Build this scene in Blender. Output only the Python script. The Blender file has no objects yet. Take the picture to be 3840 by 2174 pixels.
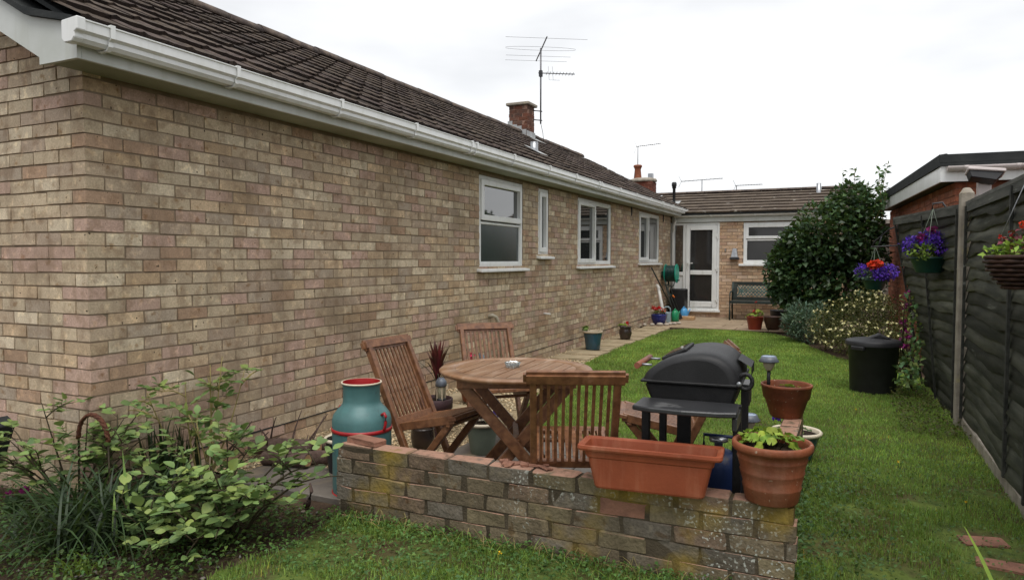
import bpy, bmesh, math, random
import numpy as np
from mathutils import Vector, Matrix, Euler
rnd = random.Random(7)
NP = np.random.default_rng(11)
R = math.radians
sc = bpy.context.scene
COL = sc.collection

# ------------------------------------------------------------------ camera, sky, sun, exposure
CAM = Vector((3.690, -2.455, 1.349)); YAW = 25.308; PITCH = -2.471
cd = bpy.data.cameras.new('camera'); cam = bpy.data.objects.new('camera', cd); COL.objects.link(cam)
cam.location = CAM; cam.rotation_euler = (R(90 + PITCH), 0, R(YAW))
cd.sensor_fit = 'HORIZONTAL'; cd.sensor_width = 36; cd.lens = 24.77; cd.clip_start = .05; cd.clip_end = 800
sc.camera = cam
sc.view_settings.view_transform = 'Standard'; sc.view_settings.look = 'None'
sc.view_settings.exposure = 0.0; sc.view_settings.gamma = 1.0; sc.view_settings.use_curve_mapping = False
SUN_EL, SUN_AZ = 66, 150          # bright part of the cloud, compass degrees
w = bpy.data.worlds.new('World'); sc.world = w; w.use_nodes = True
nt = w.node_tree; nt.nodes.clear()
def N(nt, t, **k):
    n = nt.nodes.new(t)
    for a, b in k.items(): setattr(n, a, b)
    return n
out = N(nt, 'ShaderNodeOutputWorld'); bg = N(nt, 'ShaderNodeBackground')
sky = N(nt, 'ShaderNodeTexSky', sky_type='NISHITA', sun_disc=False, sun_elevation=R(SUN_EL), sun_rotation=R(SUN_AZ))
sks = N(nt, 'ShaderNodeVectorMath', operation='SCALE'); sks.inputs['Scale'].default_value = .1
nt.links.new(sky.outputs[0], sks.inputs[0])
tc = N(nt, 'ShaderNodeTexCoord'); mp = N(nt, 'ShaderNodeMapping'); mp.inputs['Scale'].default_value = (1.0, 1.0, 3.2)
nz = N(nt, 'ShaderNodeTexNoise'); nz.inputs['Scale'].default_value = 1.7; nz.inputs['Detail'].default_value = 5; nz.inputs['Roughness'].default_value = .5
cr = N(nt, 'ShaderNodeValToRGB')
cr.color_ramp.elements[0].position = .42; cr.color_ramp.elements[0].color = (.535, .545, .56, 1)
cr.color_ramp.elements[1].position = .70; cr.color_ramp.elements[1].color = (.80, .80, .80, 1)
mx = N(nt, 'ShaderNodeMix', data_type='RGBA'); mx.inputs[0].default_value = .94
nt.links.new(tc.outputs['Generated'], mp.inputs[0]); nt.links.new(mp.outputs[0], nz.inputs['Vector'])
nt.links.new(nz.outputs['Fac'], cr.inputs[0])
nt.links.new(sks.outputs[0], mx.inputs[6]); nt.links.new(cr.outputs[0], mx.inputs[7])
nt.links.new(mx.outputs[2], bg.inputs[0]); bg.inputs[1].default_value = 1.0
nt.links.new(bg.outputs[0], out.inputs[0])
sl = bpy.data.lights.new('sun', 'SUN'); sl.energy = 1.5; sl.angle = R(40); sl.color = (1, .97, .93)
so = bpy.data.objects.new('sun', sl); COL.objects.link(so)
az = R(SUN_AZ); el = R(SUN_EL)
sd = Vector((math.sin(az) * math.cos(el), math.cos(az) * math.cos(el), math.sin(el)))
so.rotation_euler = sd.to_track_quat('Z', 'Y').to_euler(); so.location = (0, 0, 30)
sc.view_settings.exposure = 0.66

# ------------------------------------------------------------------ materials
MAT = {}
def lin(c):
    return tuple(((x / 255) / 12.92 if x / 255 <= .04045 else ((x / 255 + .055) / 1.055) ** 2.4) for x in c)
def mat(name, c1, c2=None, sc_=6., rough=.6, bump=0., bsc=60., spec=.3, metal=0., tone=False, stretch=(1, 1, 1), detail=5,
        lo=.35, hi=.65, dirt=None, dsc=1.3, dlo=.55, dhi=.7, trans=0., coord='pos', rr=.0, speck=None, topc=None, streak=None):
    m = bpy.data.materials.new(name); m.use_nodes = True; t = m.node_tree; b = t.nodes['Principled BSDF']
    L = t.links.new
    if coord == 'pos':
        g = N(t, 'ShaderNodeNewGeometry'); src = g.outputs['Position']
    else:
        g = N(t, 'ShaderNodeTexCoord'); src = g.outputs['Object']
    mpn = N(t, 'ShaderNodeMapping'); mpn.inputs['Scale'].default_value = stretch; L(src, mpn.inputs[0])
    def noise(s, d=detail, r=.55):
        n = N(t, 'ShaderNodeTexNoise'); n.inputs['Scale'].default_value = s; n.inputs['Detail'].default_value = d
        n.inputs['Roughness'].default_value = r; L(mpn.outputs[0], n.inputs['Vector']); return n.outputs['Fac']
    def mr(f, a, z):
        n = N(t, 'ShaderNodeMapRange'); n.inputs['From Min'].default_value = a; n.inputs['From Max'].default_value = z; L(f, n.inputs['Value']); return n.outputs[0]
    def mixc(f, a, bb, mode='MIX'):
        n = N(t, 'ShaderNodeMix', data_type='RGBA', blend_type=mode)
        if isinstance(f, float): n.inputs[0].default_value = f
        else: L(f, n.inputs[0])
        for i, q in ((6, a), (7, bb)):
            if isinstance(q, tuple): n.inputs[i].default_value = (*q[:3], 1)
            else: L(q, n.inputs[i])
        return n.outputs[2]
    c2 = c2 or tuple(x * .7 for x in c1)
    col = mixc(mr(noise(sc_), lo, hi), c1, c2)
    if tone:
        at = N(t, 'ShaderNodeAttribute', attribute_name='tone')
        if tone == 'mul': col = mixc(1.0, col, at.outputs['Color'], 'MULTIPLY')
        else:
            col = mixc(mr(noise(sc_), lo, hi), at.outputs['Color'], mixc(.45, at.outputs['Color'], c2))
            col = mixc(mr(noise(17, 2), .56, .66), col, mixc(1.0, col, (1.28, 1.27, 1.22), 'MULTIPLY'))
            col = mixc(mr(noise(13, 3), .62, .7), col, mixc(1.0, col, (.72, .62, .52), 'MULTIPLY'))
            col = mixc(.5, col, mixc(1.0, col, mixc(mr(noise(90., 3), .3, .7), (.62, .6, .58), (1.25, 1.25, 1.25)), 'MULTIPLY'))
    if speck:
        sf = mr(noise(speck[0], 2, .4), speck[2], speck[2] + .03)
        if len(speck) > 3:
            pm_ = N(t, 'ShaderNodeMath', operation='MULTIPLY'); L(sf, pm_.inputs[0]); L(mr(noise(speck[3], 3), .52, .62), pm_.inputs[1]); sf = pm_.outputs[0]
        col = mixc(sf, col, speck[1])
    if dirt:
        col = mixc(mr(noise(dsc, 6), dlo, dhi), col, dirt)
    if streak:
        sm_ = N(t, 'ShaderNodeMapping'); sm_.inputs['Scale'].default_value = (5, 5, .55); L(src, sm_.inputs[0]); sn = N(t, 'ShaderNodeTexNoise'); sn.inputs['Scale'].default_value = 1.6; sn.inputs['Detail'].default_value = 6; sn.inputs['Roughness'].default_value = .65; L(sm_.outputs[0], sn.inputs['Vector'])
        sq = N(t, 'ShaderNodeMath', operation='MULTIPLY'); L(mr(sn.outputs['Fac'], .5, .78), sq.inputs[0]); sq.inputs[1].default_value = .6; col = mixc(sq.outputs[0], col, streak)
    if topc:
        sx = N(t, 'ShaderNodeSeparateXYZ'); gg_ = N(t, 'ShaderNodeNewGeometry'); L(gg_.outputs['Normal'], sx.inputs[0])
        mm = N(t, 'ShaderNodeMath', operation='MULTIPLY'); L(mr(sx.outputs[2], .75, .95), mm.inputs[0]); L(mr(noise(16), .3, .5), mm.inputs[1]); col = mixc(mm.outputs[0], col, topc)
    L(col, b.inputs['Base Color'])
    b.inputs['Roughness'].default_value = rough
    if rr:
        q = N(t, 'ShaderNodeMapRange'); q.inputs['To Min'].default_value = rough - rr; q.inputs['To Max'].default_value = rough + rr
        L(noise(sc_ * 2), q.inputs['Value']); L(q.outputs[0], b.inputs['Roughness'])
    b.inputs['Specular IOR Level'].default_value = spec; b.inputs['Metallic'].default_value = metal
    if bump:
        bn = N(t, 'ShaderNodeBump'); bn.inputs['Strength'].default_value = bump; bn.inputs['Distance'].default_value = .01
        L(noise(bsc, 4), bn.inputs['Height']); L(bn.outputs[0], b.inputs['Normal'])
    if trans:
        tr = N(t, 'ShaderNodeBsdfTranslucent'); L(mixc(.3, col, (.35, .5, .08)), tr.inputs[0])
        ms = N(t, 'ShaderNodeMixShader'); ms.inputs[0].default_value = trans
        L(b.outputs[0], ms.inputs[1]); L(tr.outputs[0], ms.inputs[2]); L(ms.outputs[0], t.nodes['Material Output'].inputs[0])
    MAT[name] = m; return m
mat('brick', (.4, .33, .25), (.27, .175, .105), 11, .85, .35, 160, .2, tone=True, lo=.5, hi=.62, dirt=(.2, .145, .09), dsc=1.6, dlo=.52, dhi=.82, speck=(34, (.06, .045, .03), .72), streak=(.19, .135, .09))
mat('mortar', (.31, .24, .17), (.22, .17, .118), 9, .95, .5, 120, .1)
mat('wing_brick', (.5, .35, .23), (.5, .36, .24), 14, .85, .3, 160, .2, tone=True, lo=.5, hi=.7)
mat('wing_mortar', (.3, .22, .16), (.22, .16, .11), 9, .95, .5, 120, .1)
mat('red_brick', (.42, .16, .09), (.2, .07, .04), 14, .85, .3, 160, .2, tone=True)
mat('red_mortar', (.33, .2, .15), (.24, .15, .11), 9, .95, .4, 120, .1)
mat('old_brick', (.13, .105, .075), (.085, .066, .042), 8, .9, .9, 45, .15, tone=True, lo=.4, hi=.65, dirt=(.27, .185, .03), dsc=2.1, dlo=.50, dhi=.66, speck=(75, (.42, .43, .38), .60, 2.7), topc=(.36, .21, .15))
mat('old_mortar', (.085, .068, .046), (.05, .04, .027), 9, .95, .6, 90, .1, dirt=(.24, .165, .03), dsc=2.1, dlo=.50, dhi=.66)
mat('tile', (.047, .036, .029), (.026, .02, .018), 22, .85, .6, 140, .2, tone='mul', dirt=(.13, .10, .075), dsc=9, dlo=.58, dhi=.72)
mat('wing_tile', (.13, .105, .082), (.085, .068, .056), 6, .9, .5, 60, .2, tone='mul', dirt=(.4, .38, .33), dsc=4, dlo=.64, dhi=.7)
mat('ridge', (.16, .125, .1), (.07, .055, .05), 9, .9, .6, 80, .2)
mat('white_upvc', (.8, .81, .8), (.74, .75, .73), 2, .3, 0, 60, .5, dirt=(.62, .63, .57), dsc=1.5, dlo=.55, dhi=.8, streak=(.5, .51, .44))
mat('white_paint', (.6, .62, .6), (.48, .5, .46), 2, .45, .05, 30, .4, dirt=(.42, .44, .34), dsc=1.1, dlo=.57, dhi=.85, streak=(.4, .41, .34))
mat('soffit', (.38, .40, .33), (.26, .27, .2), 1.5, .6, .1, 30, .3)
mat('felt', (.028, .031, .032), (.04, .043, .043), 5, .9, .4, 90, .15)
mat('lead', (.45, .46, .46), (.3, .31, .31), 6, .5, .2, 30, .4)
mat('dark_band', (.07, .07, .06), (.11, .11, .09), 2, .7, .2, 30, .3)
mat('steel', (.42, .43, .44), (.3, .31, .33), 20, .35, 0, 60, .5, .8)
mat('dark_metal', (.06, .06, .065), (.035, .035, .04), 15, .5, .1, 80, .4, .3)
mat('aerial_metal', (.2, .2, .21), (.12, .12, .13), 30, .5, 0, 80, .4, .4)
mat('interior', (.05, .048, .045), (.03, .03, .03), 3, .8)
mat('curtain', (.55, .55, .53), (.4, .4, .4), 9, .8, stretch=(1, 6, .3))
mat('concrete', (.38, .34, .28), (.24, .21, .17), 9, .9, .6, 90, .2, dirt=(.42, .36, .16), dsc=6, dlo=.6, dhi=.75)
mat('slab', (.42, .34, .22), (.28, .22, .14), 5, .9, .4, 60, .2, dirt=(.2, .18, .1), dsc=3, dlo=.55, dhi=.75)
mat('paving', (.36, .27, .18), (.25, .185, .12), 3, .75, .3, 60, .3, dirt=(.15, .12, .08), dsc=2, dlo=.55, dhi=.75)
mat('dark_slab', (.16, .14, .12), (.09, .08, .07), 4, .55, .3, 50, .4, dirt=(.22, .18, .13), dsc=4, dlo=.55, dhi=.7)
mat('gravel_bed', (.42, .33, .2), (.2, .15, .09), 60, .95, .8, 120, .2)
mat('gravel', (.5, .4, .26), (.42, .33, .2), 30, .85, .2, 100, .3, tone='mul')
mat('soil', (.075, .05, .034), (.035, .024, .017), 14, .95, .9, 50, .1, dirt=(.11, .085, .05), dsc=5, dlo=.55, dhi=.7)
mat('lawn', (.12, .16, .035), (.065, .09, .025), 7, .95, .6, 90, .1, dirt=(.085, .062, .032), dsc=3, dlo=.45, dhi=.62)
mat('grass', (.27, .41, .085), (.18, .31, .055), 1.6, .55, 0, 60, .25, tone='mul', trans=.45)
mat('weed', (.09, .17, .04), (.06, .12, .03), 4, .5, 0, 60, .3, tone='mul', trans=.25)
mat('teak', (.225, .102, .046), (.115, .048, .023), 9, .38, .15, 60, .45, stretch=(3, 3, 3), dirt=(.26, .13, .07), dsc=7, dlo=.58, dhi=.74, rr=.1)
mat('teak_top', (.29, .165, .09), (.21, .1, .045), 2.6, .32, .15, 60, .5, stretch=(5, 1.2, 1), dirt=(.36, .24, .16), dsc=3, dlo=.5, dhi=.68, rr=.1)
mat('teak_pale', (.34, .215, .12), (.25, .14, .075), 9, .5, .1, 60, .4)
mat('churn_paint', (.08, .19, .188), (.058, .145, .145), 4, .45, .12, 30, .45, dirt=(.04, .075, .07), dsc=9, dlo=.62, dhi=.7, streak=(.05, .1, .095))
mat('red_paint', (.42, .018, .02), (.3, .012, .015), 8, .4, .1, 40, .5)
mat('terracotta', (.28, .068, .028), (.215, .05, .021), 5, .55, .1, 70, .35, dirt=(.36, .13, .065), dsc=3, dlo=.56, dhi=.75, streak=(.42, .19, .11))
mat('terracotta_old', (.25, .078, .034), (.18, .052, .022), 5, .6, .25, 60, .3, dirt=(.11, .04, .022), dsc=5, dlo=.5, dhi=.75, speck=(50, (.4, .3, .22), .70), streak=(.3, .15, .09))
mat('terracotta_pale', (.46, .19, .095), (.38, .15, .07), 6, .6, .2, 70, .3)
mat('broken_brick', (.3, .15, .1), (.2, .1, .07), 12, .9, .8, 50, .2)
mat('compost', (.04, .028, .02), (.02, .014, .01), 40, .95, 1., 60, .1)
mat('bbq_black', (.012, .012, .0125), (.018, .018, .018), 30, .5, .3, 250, .3, rr=.08)
mat('bbq_enamel', (.016, .016, .017), (.011, .011, .012), 9, .5, .15, 200, .35)
mat('bbq_shelf', (.022, .023, .025), (.035, .035, .037), 4, .38, .1, 100, .5, dirt=(.1, .1, .1), dsc=9, dlo=.62, dhi=.7)
mat('handle_wood', (.26, .09, .05), (.16, .055, .03), 12, .5, .1, 60, .4)
mat('gas_blue', (.01, .025, .09), (.008, .018, .06), 6, .45, .1, 60, .4, dirt=(.06, .05, .06), dsc=9, dlo=.64, dhi=.72)
mat('solar_cap', (.13, .15, .18), (.09, .1, .12), 20, .4, 0, 60, .5)
mat('solar_cell', (.3, .38, .5), (.2, .26, .36), 30, .15, 0, 60, .8)
mat('solar_glass', (.55, .52, .38), (.42, .4, .28), 10, .25, 0, 60, .5)
mat('black_plastic', (.016, .016, .018), (.024, .024, .026), 12, .5, .1, 150, .4)
mat('blue_glaze', (.02, .075, .12), (.035, .07, .085), 5, .22, .1, 30, .6, stretch=(3, 3, .6))
mat('cobalt_glaze', (.02, .03, .2), (.012, .018, .11), 5, .2, .05, 30, .6)
mat('black_glaze', (.025, .018, .016), (.05, .03, .022), 6, .25, .1, 30, .6)
mat('pot_rim', (.5, .42, .3), (.38, .31, .22), 9, .6, .1, 60, .3)
mat('cream_glaze', (.7, .62, .48), (.55, .48, .36), 9, .4, .05, 60, .4)
mat('purple_pot', (.075, .04, .045), (.05, .028, .03), 6, .6, .2, 60, .3)
mat('sage_pot', (.2, .24, .19), (.14, .17, .13), 5, .5, .2, 60, .3)
mat('red_pot', (.36, .06, .03), (.25, .04, .025), 5, .45, .1, 60, .4)
mat('brown_pot', (.1, .045, .028), (.06, .03, .02), 6, .45, .2, 60, .4)
mat('green_plastic', (.005, .1, .06), (.004, .07, .045), 8, .35, 0, 60, .5)
mat('reel_green', (.01, .32, .22), (.008, .24, .17), 8, .35, 0, 60, .5)
mat('hose', (.004, .05, .04), (.003, .035, .03), 9, .4, 0, 60, .5)
mat('basket_green', (.006, .05, .042), (.005, .035, .03), 8, .4, 0, 60, .5)
mat('pale_blue', (.3, .4, .44), (.24, .33, .37), 6, .4, 0, 60, .5)
mat('sky_blue', (.08, .33, .62), (.06, .25, .5), 6, .35, 0, 60, .5)
mat('can_green', (.01, .24, .1), (.006, .17, .07), 6, .35, 0, 60, .5)
mat('pvc_white', (.72, .71, .68), (.6, .59, .55), 6, .4, 0, 60, .5)
mat('pipe_cream', (.42, .38, .3), (.32, .29, .22), 8, .5, .1, 60, .4)
mat('fence_wood', (.115, .116, .098), (.045, .048, .041), 3, .8, .6, 40, .25, stretch=(4, .7, 7), tone='mul', dirt=(.24, .25, .23), dsc=2.6, dlo=.66, dhi=.76)
mat('fence_cap', (.16, .16, .145), (.08, .08, .072), 5, .8, .5, 40, .25, stretch=(4, .7, 5))
mat('wicker', (.06, .028, .018), (.03, .015, .01), 30, .6, .4, 120, .3)
mat('chain', (.35, .36, .37), (.22, .23, .24), 40, .4, 0, 60, .5, .7)
mat('bark', (.13, .09, .075), (.07, .045, .036), 20, .9, .9, 60, .2)
mat('cut_wood', (.5, .32, .17), (.4, .24, .12), 12, .8, .1, 60, .3)
mat('cane', (.06, .045, .022), (.035, .028, .014), 20, .7, .3, 80, .3)
mat('cane_pale', (.3, .24, .09), (.2, .17, .06), 20, .7, .3, 80, .3)
mat('willow', (.13, .045, .022), (.07, .025, .015), 40, .7, .8, 120, .3)
mat('leaf_rose', (.19, .275, .08), (.12, .2, .075), 9, .5, .2, 120, .35, tone='mul', trans=.2)
mat('leaf_dark', (.042, .082, .026), (.025, .053, .02), 3, .45, 0, 60, .35, tone='mul', trans=.15)
mat('leaf_strap', (.04, .075, .026), (.025, .05, .02), 4, .5, 0, 60, .35, tone='mul', trans=.15)
mat('leaf_grey', (.11, .17, .11), (.075, .12, .08), 6, .6, 0, 60, .25, tone='mul', trans=.15)
mat('leaf_olive', (.085, .085, .024), (.055, .06, .018), 6, .6, 0, 60, .25, tone='mul', trans=.15)
mat('leaf_lime', (.27, .40, .06), (.2, .32, .05), 9, .5, .1, 90, .3, tone='mul', trans=.25)
mat('leaf_red', (.11, .014, .022), (.06, .01, .015), 9, .45, 0, 60, .4, tone='mul', trans=.1)
mat('flower_red', (.6, .012, .016), (.45, .008, .012), 20, .5, 0, 60, .3, trans=.1)
mat('flower_orange', (.7, .055, .012), (.55, .03, .01), 20, .5, 0, 60, .3, trans=.1)
mat('flower_pink', (.65, .05, .13), (.5, .03, .1), 20, .5, 0, 60, .3, trans=.1)
mat('flower_purple', (.075, .02, .33), (.05, .012, .22), 20, .5, 0, 60, .3, tone='mul', trans=.1)
mat('flower_magenta', (.25, .012, .14), (.18, .01, .1), 20, .5, 0, 60, .3, trans=.1)
mat('flower_cream', (.8, .74, .36), (.75, .7, .42), 20, .5, 0, 60, .3, trans=.1)
mat('flower_yellow', (.75, .5, .02), (.65, .4, .02), 20, .5, 0, 60, .3, trans=.1)
mat('pebble', (.5, .45, .38), (.4, .35, .29), 6, .7, .1, 60, .3, tone='mul')
mat('bench_wood', (.035, .042, .036), (.02, .026, .023), 8, .6, .4, 50, .3)
mat('bench_iron', (.022, .04, .036), (.014, .026, .024), 8, .5, .1, 80, .4)
mat('verdigris', (.06, .15, .135), (.035, .08, .075), 6, .6, .2, 60, .4)
mat('pinkish_white', (.62, .55, .53), (.5, .45, .43), 3, .4, .05, 60, .4)
mat('orange_plastic', (.7, .18, .03), (.6, .14, .02), 9, .4)
def glass(name, base, rough=.03, spec=1.0):
    m = mat(name, base, tuple(x * .7 for x in base), 2, rough, 0, 60, spec); m.node_tree.nodes['Principled BSDF'].inputs['IOR'].default_value = 2.0; return m
glass('pane_glass', (.016, .02, .02)); glass('pane_dark', (.03, .029, .028), .05, .7); MAT['pane_dark'].node_tree.nodes['Principled BSDF'].inputs['IOR'].default_value = 1.4; glass('pane_obscured', (.028, .045, .042), .22, .6); glass('pane_brown', (.02, .014, .013))
m = bpy.data.materials.new('clear_glass'); m.use_nodes = True; b = m.node_tree.nodes['Principled BSDF']
b.inputs['Base Color'].default_value = (.93, .97, .96, 1); b.inputs['Roughness'].default_value = .03; b.inputs['Transmission Weight'].default_value = .9; MAT['clear_glass'] = m

# ------------------------------------------------------------------ mesh helpers
def setprops(o, label=None, cat=None, group=None, kind=None):
    for k, v in (('label', label), ('category', cat), ('group', group), ('kind', kind)):
        if v: o[k] = v
    return o
def thing(name, label, cat, loc=(0, 0, 0), rz=0., group=None):
    o = bpy.data.objects.new(name, None); COL.objects.link(o); o.empty_display_size = .1
    o.location = loc; o.rotation_euler = (0, 0, rz); setprops(o, label, cat, group); return o
def link(name, me, parent=None, world=False):
    o = bpy.data.objects.new(name, me); COL.objects.link(o)
    if parent is not None:
        o.parent = parent
        if world and parent.type == 'EMPTY':
            o.matrix_parent_inverse = (Matrix.Translation(parent.location) @ Euler(parent.rotation_euler).to_matrix().to_4x4()).inverted()
    return o
class MB:
    def __init__(s): s.v = []; s.f = []; s.t = []; s.sm = []
    def add(s, vs, fs, tone=(1, 1, 1), smooth=False):
        k = len(s.v); s.v += [tuple(x) for x in vs]
        for f in fs: s.f.append([i + k for i in f]); s.t.append(tone); s.sm.append(smooth)
        return s
    def box(s, x0, x1, y0, y1, z0, z1, tone=(1, 1, 1), T=None):
        v = [(x, y, z) for z in (z0, z1) for y in (y0, y1) for x in (x0, x1)]
        if T is not None: v = [T @ Vector(q) for q in v]
        return s.add(v, [(0, 2, 3, 1), (4, 5, 7, 6), (0, 1, 5, 4), (2, 6, 7, 3), (0, 4, 6, 2), (1, 3, 7, 5)], tone)
    def bar(s, a, b, wd, th, side=(0, 1, 0), tone=(1, 1, 1)):
        a = Vector(a); b = Vector(b); d = (b - a).normalized(); sd = Vector(side); sd = (sd - d * sd.dot(d)).normalized(); n = d.cross(sd)
        v = [p + sd * (i * wd / 2) + n * (j * th / 2) for p in (a, b) for i, j in ((-1, -1), (1, -1), (1, 1), (-1, 1))]
        return s.add(v, [(3, 2, 1, 0), (4, 5, 6, 7), (0, 1, 5, 4), (1, 2, 6, 5), (2, 3, 7, 6), (3, 0, 4, 7)], tone)
    def tube(s, pts, r, n=8, tone=(1, 1, 1), cap=True):
        pts = [Vector(p) for p in pts]; rs = r if isinstance(r, (list, tuple)) else [r] * len(pts)
        vs = []; up = Vector((.0137, .02, 1))
        for i, p in enumerate(pts):
            d = (pts[min(i + 1, len(pts) - 1)] - pts[max(i - 1, 0)])
            d = d.normalized() if d.length > 0 else Vector((0, 0, 1))
            u = up - d * up.dot(d)
            if u.length < .12: u = Vector((1, .1, 0)) - d * d.dot(Vector((1, .1, 0)))
            u.normalize(); v_ = d.cross(u)
            for k in range(n):
                a = 2 * math.pi * k / n; vs.append(p + (u * math.cos(a) + v_ * math.sin(a)) * rs[i])
        fs = [(i * n + k, i * n + (k + 1) % n, (i + 1) * n + (k + 1) % n, (i + 1) * n + k) for i in range(len(pts) - 1) for k in range(n)]
        s.add(vs, fs, tone, True)
        if cap: s.add([vs[k] for k in range(n)], [tuple(range(n))[::-1]], tone); s.add(vs[-n:], [tuple(range(n))], tone)
        return s
    def lathe(s, prof, n=28, c=(0, 0, 0), tone=(1, 1, 1), smooth=True, sx=1., sy=1.):
        vs = []; c = Vector(c)
        for r, z in prof:
            for k in range(n):
                a = 2 * math.pi * k / n; vs.append((c.x + r * math.cos(a) * sx, c.y + r * math.sin(a) * sy, c.z + z))
        fs = [(i * n + k, i * n + (k + 1) % n, (i + 1) * n + (k + 1) % n, (i + 1) * n + k) for i in range(len(prof) - 1) for k in range(n)]
        return s.add(vs, fs, tone, smooth)
    def prism(s, poly, a, b, fn, tone=(1, 1, 1), smooth=False):
        """poly: list of 2D points, fn(p, t) -> 3D, extruded t=a..b"""
        n = len(poly); v = [fn(p, a) for p in poly] + [fn(p, b) for p in poly]
        s.add(v, [(k, (k + 1) % n, n + (k + 1) % n, n + k) for k in range(n)], tone, smooth)
        s.add(v[:n], [tuple(range(n))[::-1]], tone); s.add(v[n:], [tuple(range(n))], tone); return s
    def build(s, name, m, parent=None, bevel=0., world=True, tone=False, label=None, kind=None, fix=True, seg=1):
        me = bpy.data.meshes.new(name); me.from_pydata(s.v, [], s.f)
        me.polygons.foreach_set('use_smooth', s.sm)
        if tone:
            at = me.color_attributes.new('tone', 'FLOAT_COLOR', 'CORNER'); arr = []
            for p, t in zip(me.polygons, s.t): arr += [*t, 1.] * p.loop_total
            at.data.foreach_set('color', arr)
        if bevel or fix:
            bm = bmesh.new(); bm.from_mesh(me)
            if fix: bmesh.ops.remove_doubles(bm, verts=bm.verts, dist=1e-5); bmesh.ops.recalc_face_normals(bm, faces=bm.faces)
            if bevel:
                ed = [e for e in bm.edges if len(e.link_faces) == 2 and e.calc_face_angle(0) > .6]
                bmesh.ops.bevel(bm, geom=ed, offset=bevel, segments=seg, affect='EDGES', clamp_overlap=True)
            bm.to_mesh(me); bm.free()
        me.materials.append(MAT[m]); o = link(name, me, parent, world); setprops(o, label, None, None, kind); return o
def npmesh(name, V, F, m, parent=None, tone=None, kind=None, smooth=False, world=True):
    """V (n,3), F (k,3 or 4) numpy, tone per face (k,3)"""
    me = bpy.data.meshes.new(name); V = np.asarray(V, np.float32); F = np.asarray(F, np.int32); k, c = F.shape
    me.vertices.add(len(V)); me.vertices.foreach_set('co', V.ravel()); me.loops.add(k * c); me.loops.foreach_set('vertex_index', F.ravel())
    me.polygons.add(k); me.polygons.foreach_set('loop_start', np.arange(0, k * c, c, dtype=np.int32))
    if smooth: me.polygons.foreach_set('use_smooth', np.ones(k, bool))
    me.update(calc_edges=True)
    if tone is not None:
        a = me.color_attributes.new('tone', 'FLOAT_COLOR', 'CORNER')
        t = np.concatenate([np.asarray(tone, np.float32), np.ones((k, 1), np.float32)], 1); a.data.foreach_set('color', np.repeat(t, c, 0).ravel())
    me.materials.append(MAT[m]); o = link(name, me, parent, world); setprops(o, None, None, None, kind); return o
Fw = Vector((-math.sin(R(YAW)) * math.cos(R(PITCH)), math.cos(R(YAW)) * math.cos(R(PITCH)), math.sin(R(PITCH))))
Rt = Vector((math.cos(R(YAW)), math.sin(R(YAW)), 0)); Up = Rt.cross(Fw)
def seen_size(p, ext):
    """how large a box piece shows from the picture's side: (area measure, in frame)"""
    d = Vector(p) - CAM; z = d.dot(Fw)
    if z < .2: return 0
    x = d.dot(Rt) / z; y = d.dot(Up) / z
    if abs(x) > .76 or abs(y) > .45: return 0
    v = d.normalized(); a = abs(v.x) * ext[1] * ext[2] + abs(v.y) * ext[0] * ext[2] + abs(v.z) * ext[0] * ext[1]
    return a / d.length ** 2
def brick_variants(pal, n=20, jit=.012):
    L = []
    for i in range(n):
        t = pal[i % len(pal)]; k = rnd.uniform(.85, 1.15); t = tuple(x * k for x in t)
        mb = MB(); mb.box(-.5, .5, -.5, .5, -.5, .5, t)
        mb.v = [tuple(c + rnd.uniform(-jit, jit) for c in q) for q in mb.v]
        L.append((mb, t))
    return L
def emit_bricks(cands, part, m, pal, nobj, T=Matrix(), proud=.0025, name='brick', stuffname='brickwork'):
    """cands: (centre, size); the largest in view become single pieces, the rest one mass"""
    var = brick_variants(pal); R3 = T.to_3x3()
    meshes = []
    for mb, t in var:
        me = bpy.data.meshes.new(name); me.from_pydata(mb.v, [], mb.f); a = me.color_attributes.new('tone', 'FLOAT_COLOR', 'CORNER')
        a.data.foreach_set('color', [*t, 1.] * len(me.loops)); me.materials.append(MAT[m]); meshes.append(me)
    sz = [(seen_size(T @ Vector(c), [abs(q) for q in (R3 @ Vector(s))] if False else s), i) for i, (c, s) in enumerate(cands)]
    sz.sort(reverse=True); top = set(i for a, i in sz[:nobj] if a > 0)
    rest = MB()
    for i, (c, s) in enumerate(cands):
        j = rnd.randrange(len(var)); off = Vector([rnd.uniform(-proud, proud) for _ in range(3)])
        if i in top:
            o = link(name, meshes[j], part); o.location = Vector(c) + off; o.scale = s
            o.rotation_euler = (rnd.gauss(0, .004), rnd.gauss(0, .004), rnd.gauss(0, .004))
        else:
            mb, t = var[j]
            rest.add([Vector((q[0] * s[0], q[1] * s[1], q[2] * s[2])) + Vector(c) + off for q in mb.v], mb.f, t)
    if rest.v: rest.build(stuffname, m, part, tone=True, world=False, kind='stuff', fix=False)
def courses(u0, u1, z0, z1, ztop, start, openings=(), BL=.215, H=.065, J=.01, top=None):
    """running bond: yields (ua, ub, za, zb) clipped by openings; start(k) gives the first joint offset"""
    res = []; k = math.floor((ztop - z1) / .075) - 1
    while True:
        zb = ztop - .075 * k - J / 2; za = zb - H
        if zb < z0: break
        zm = (za + zb) / 2
        if zm < z1 and zm > z0:
            u = u0 + start(k)
            while u < u1 - .01:
                a, b = u, min(u + BL, u1)
                if a < u0: a = u0
                if top is not None and zb > max(top(a), top(b)) + .03: u += BL + J; continue
                segs = [(a, b)]
                for (o0, o1, p0, p1) in openings:
                    if p0 < zm < p1:
                        ns = []
                        for x, y in segs:
                            if y <= o0 or x >= o1: ns.append((x, y))
                            else:
                                if x < o0 - .02: ns.append((x, o0))
                                if y > o1 + .02: ns.append((o1, y))
                        segs = ns
                for x, y in segs:
                    if y - x > .025: res.append((x, y, za, zb))
                u += BL + J
        k += 1
    return res
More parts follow.
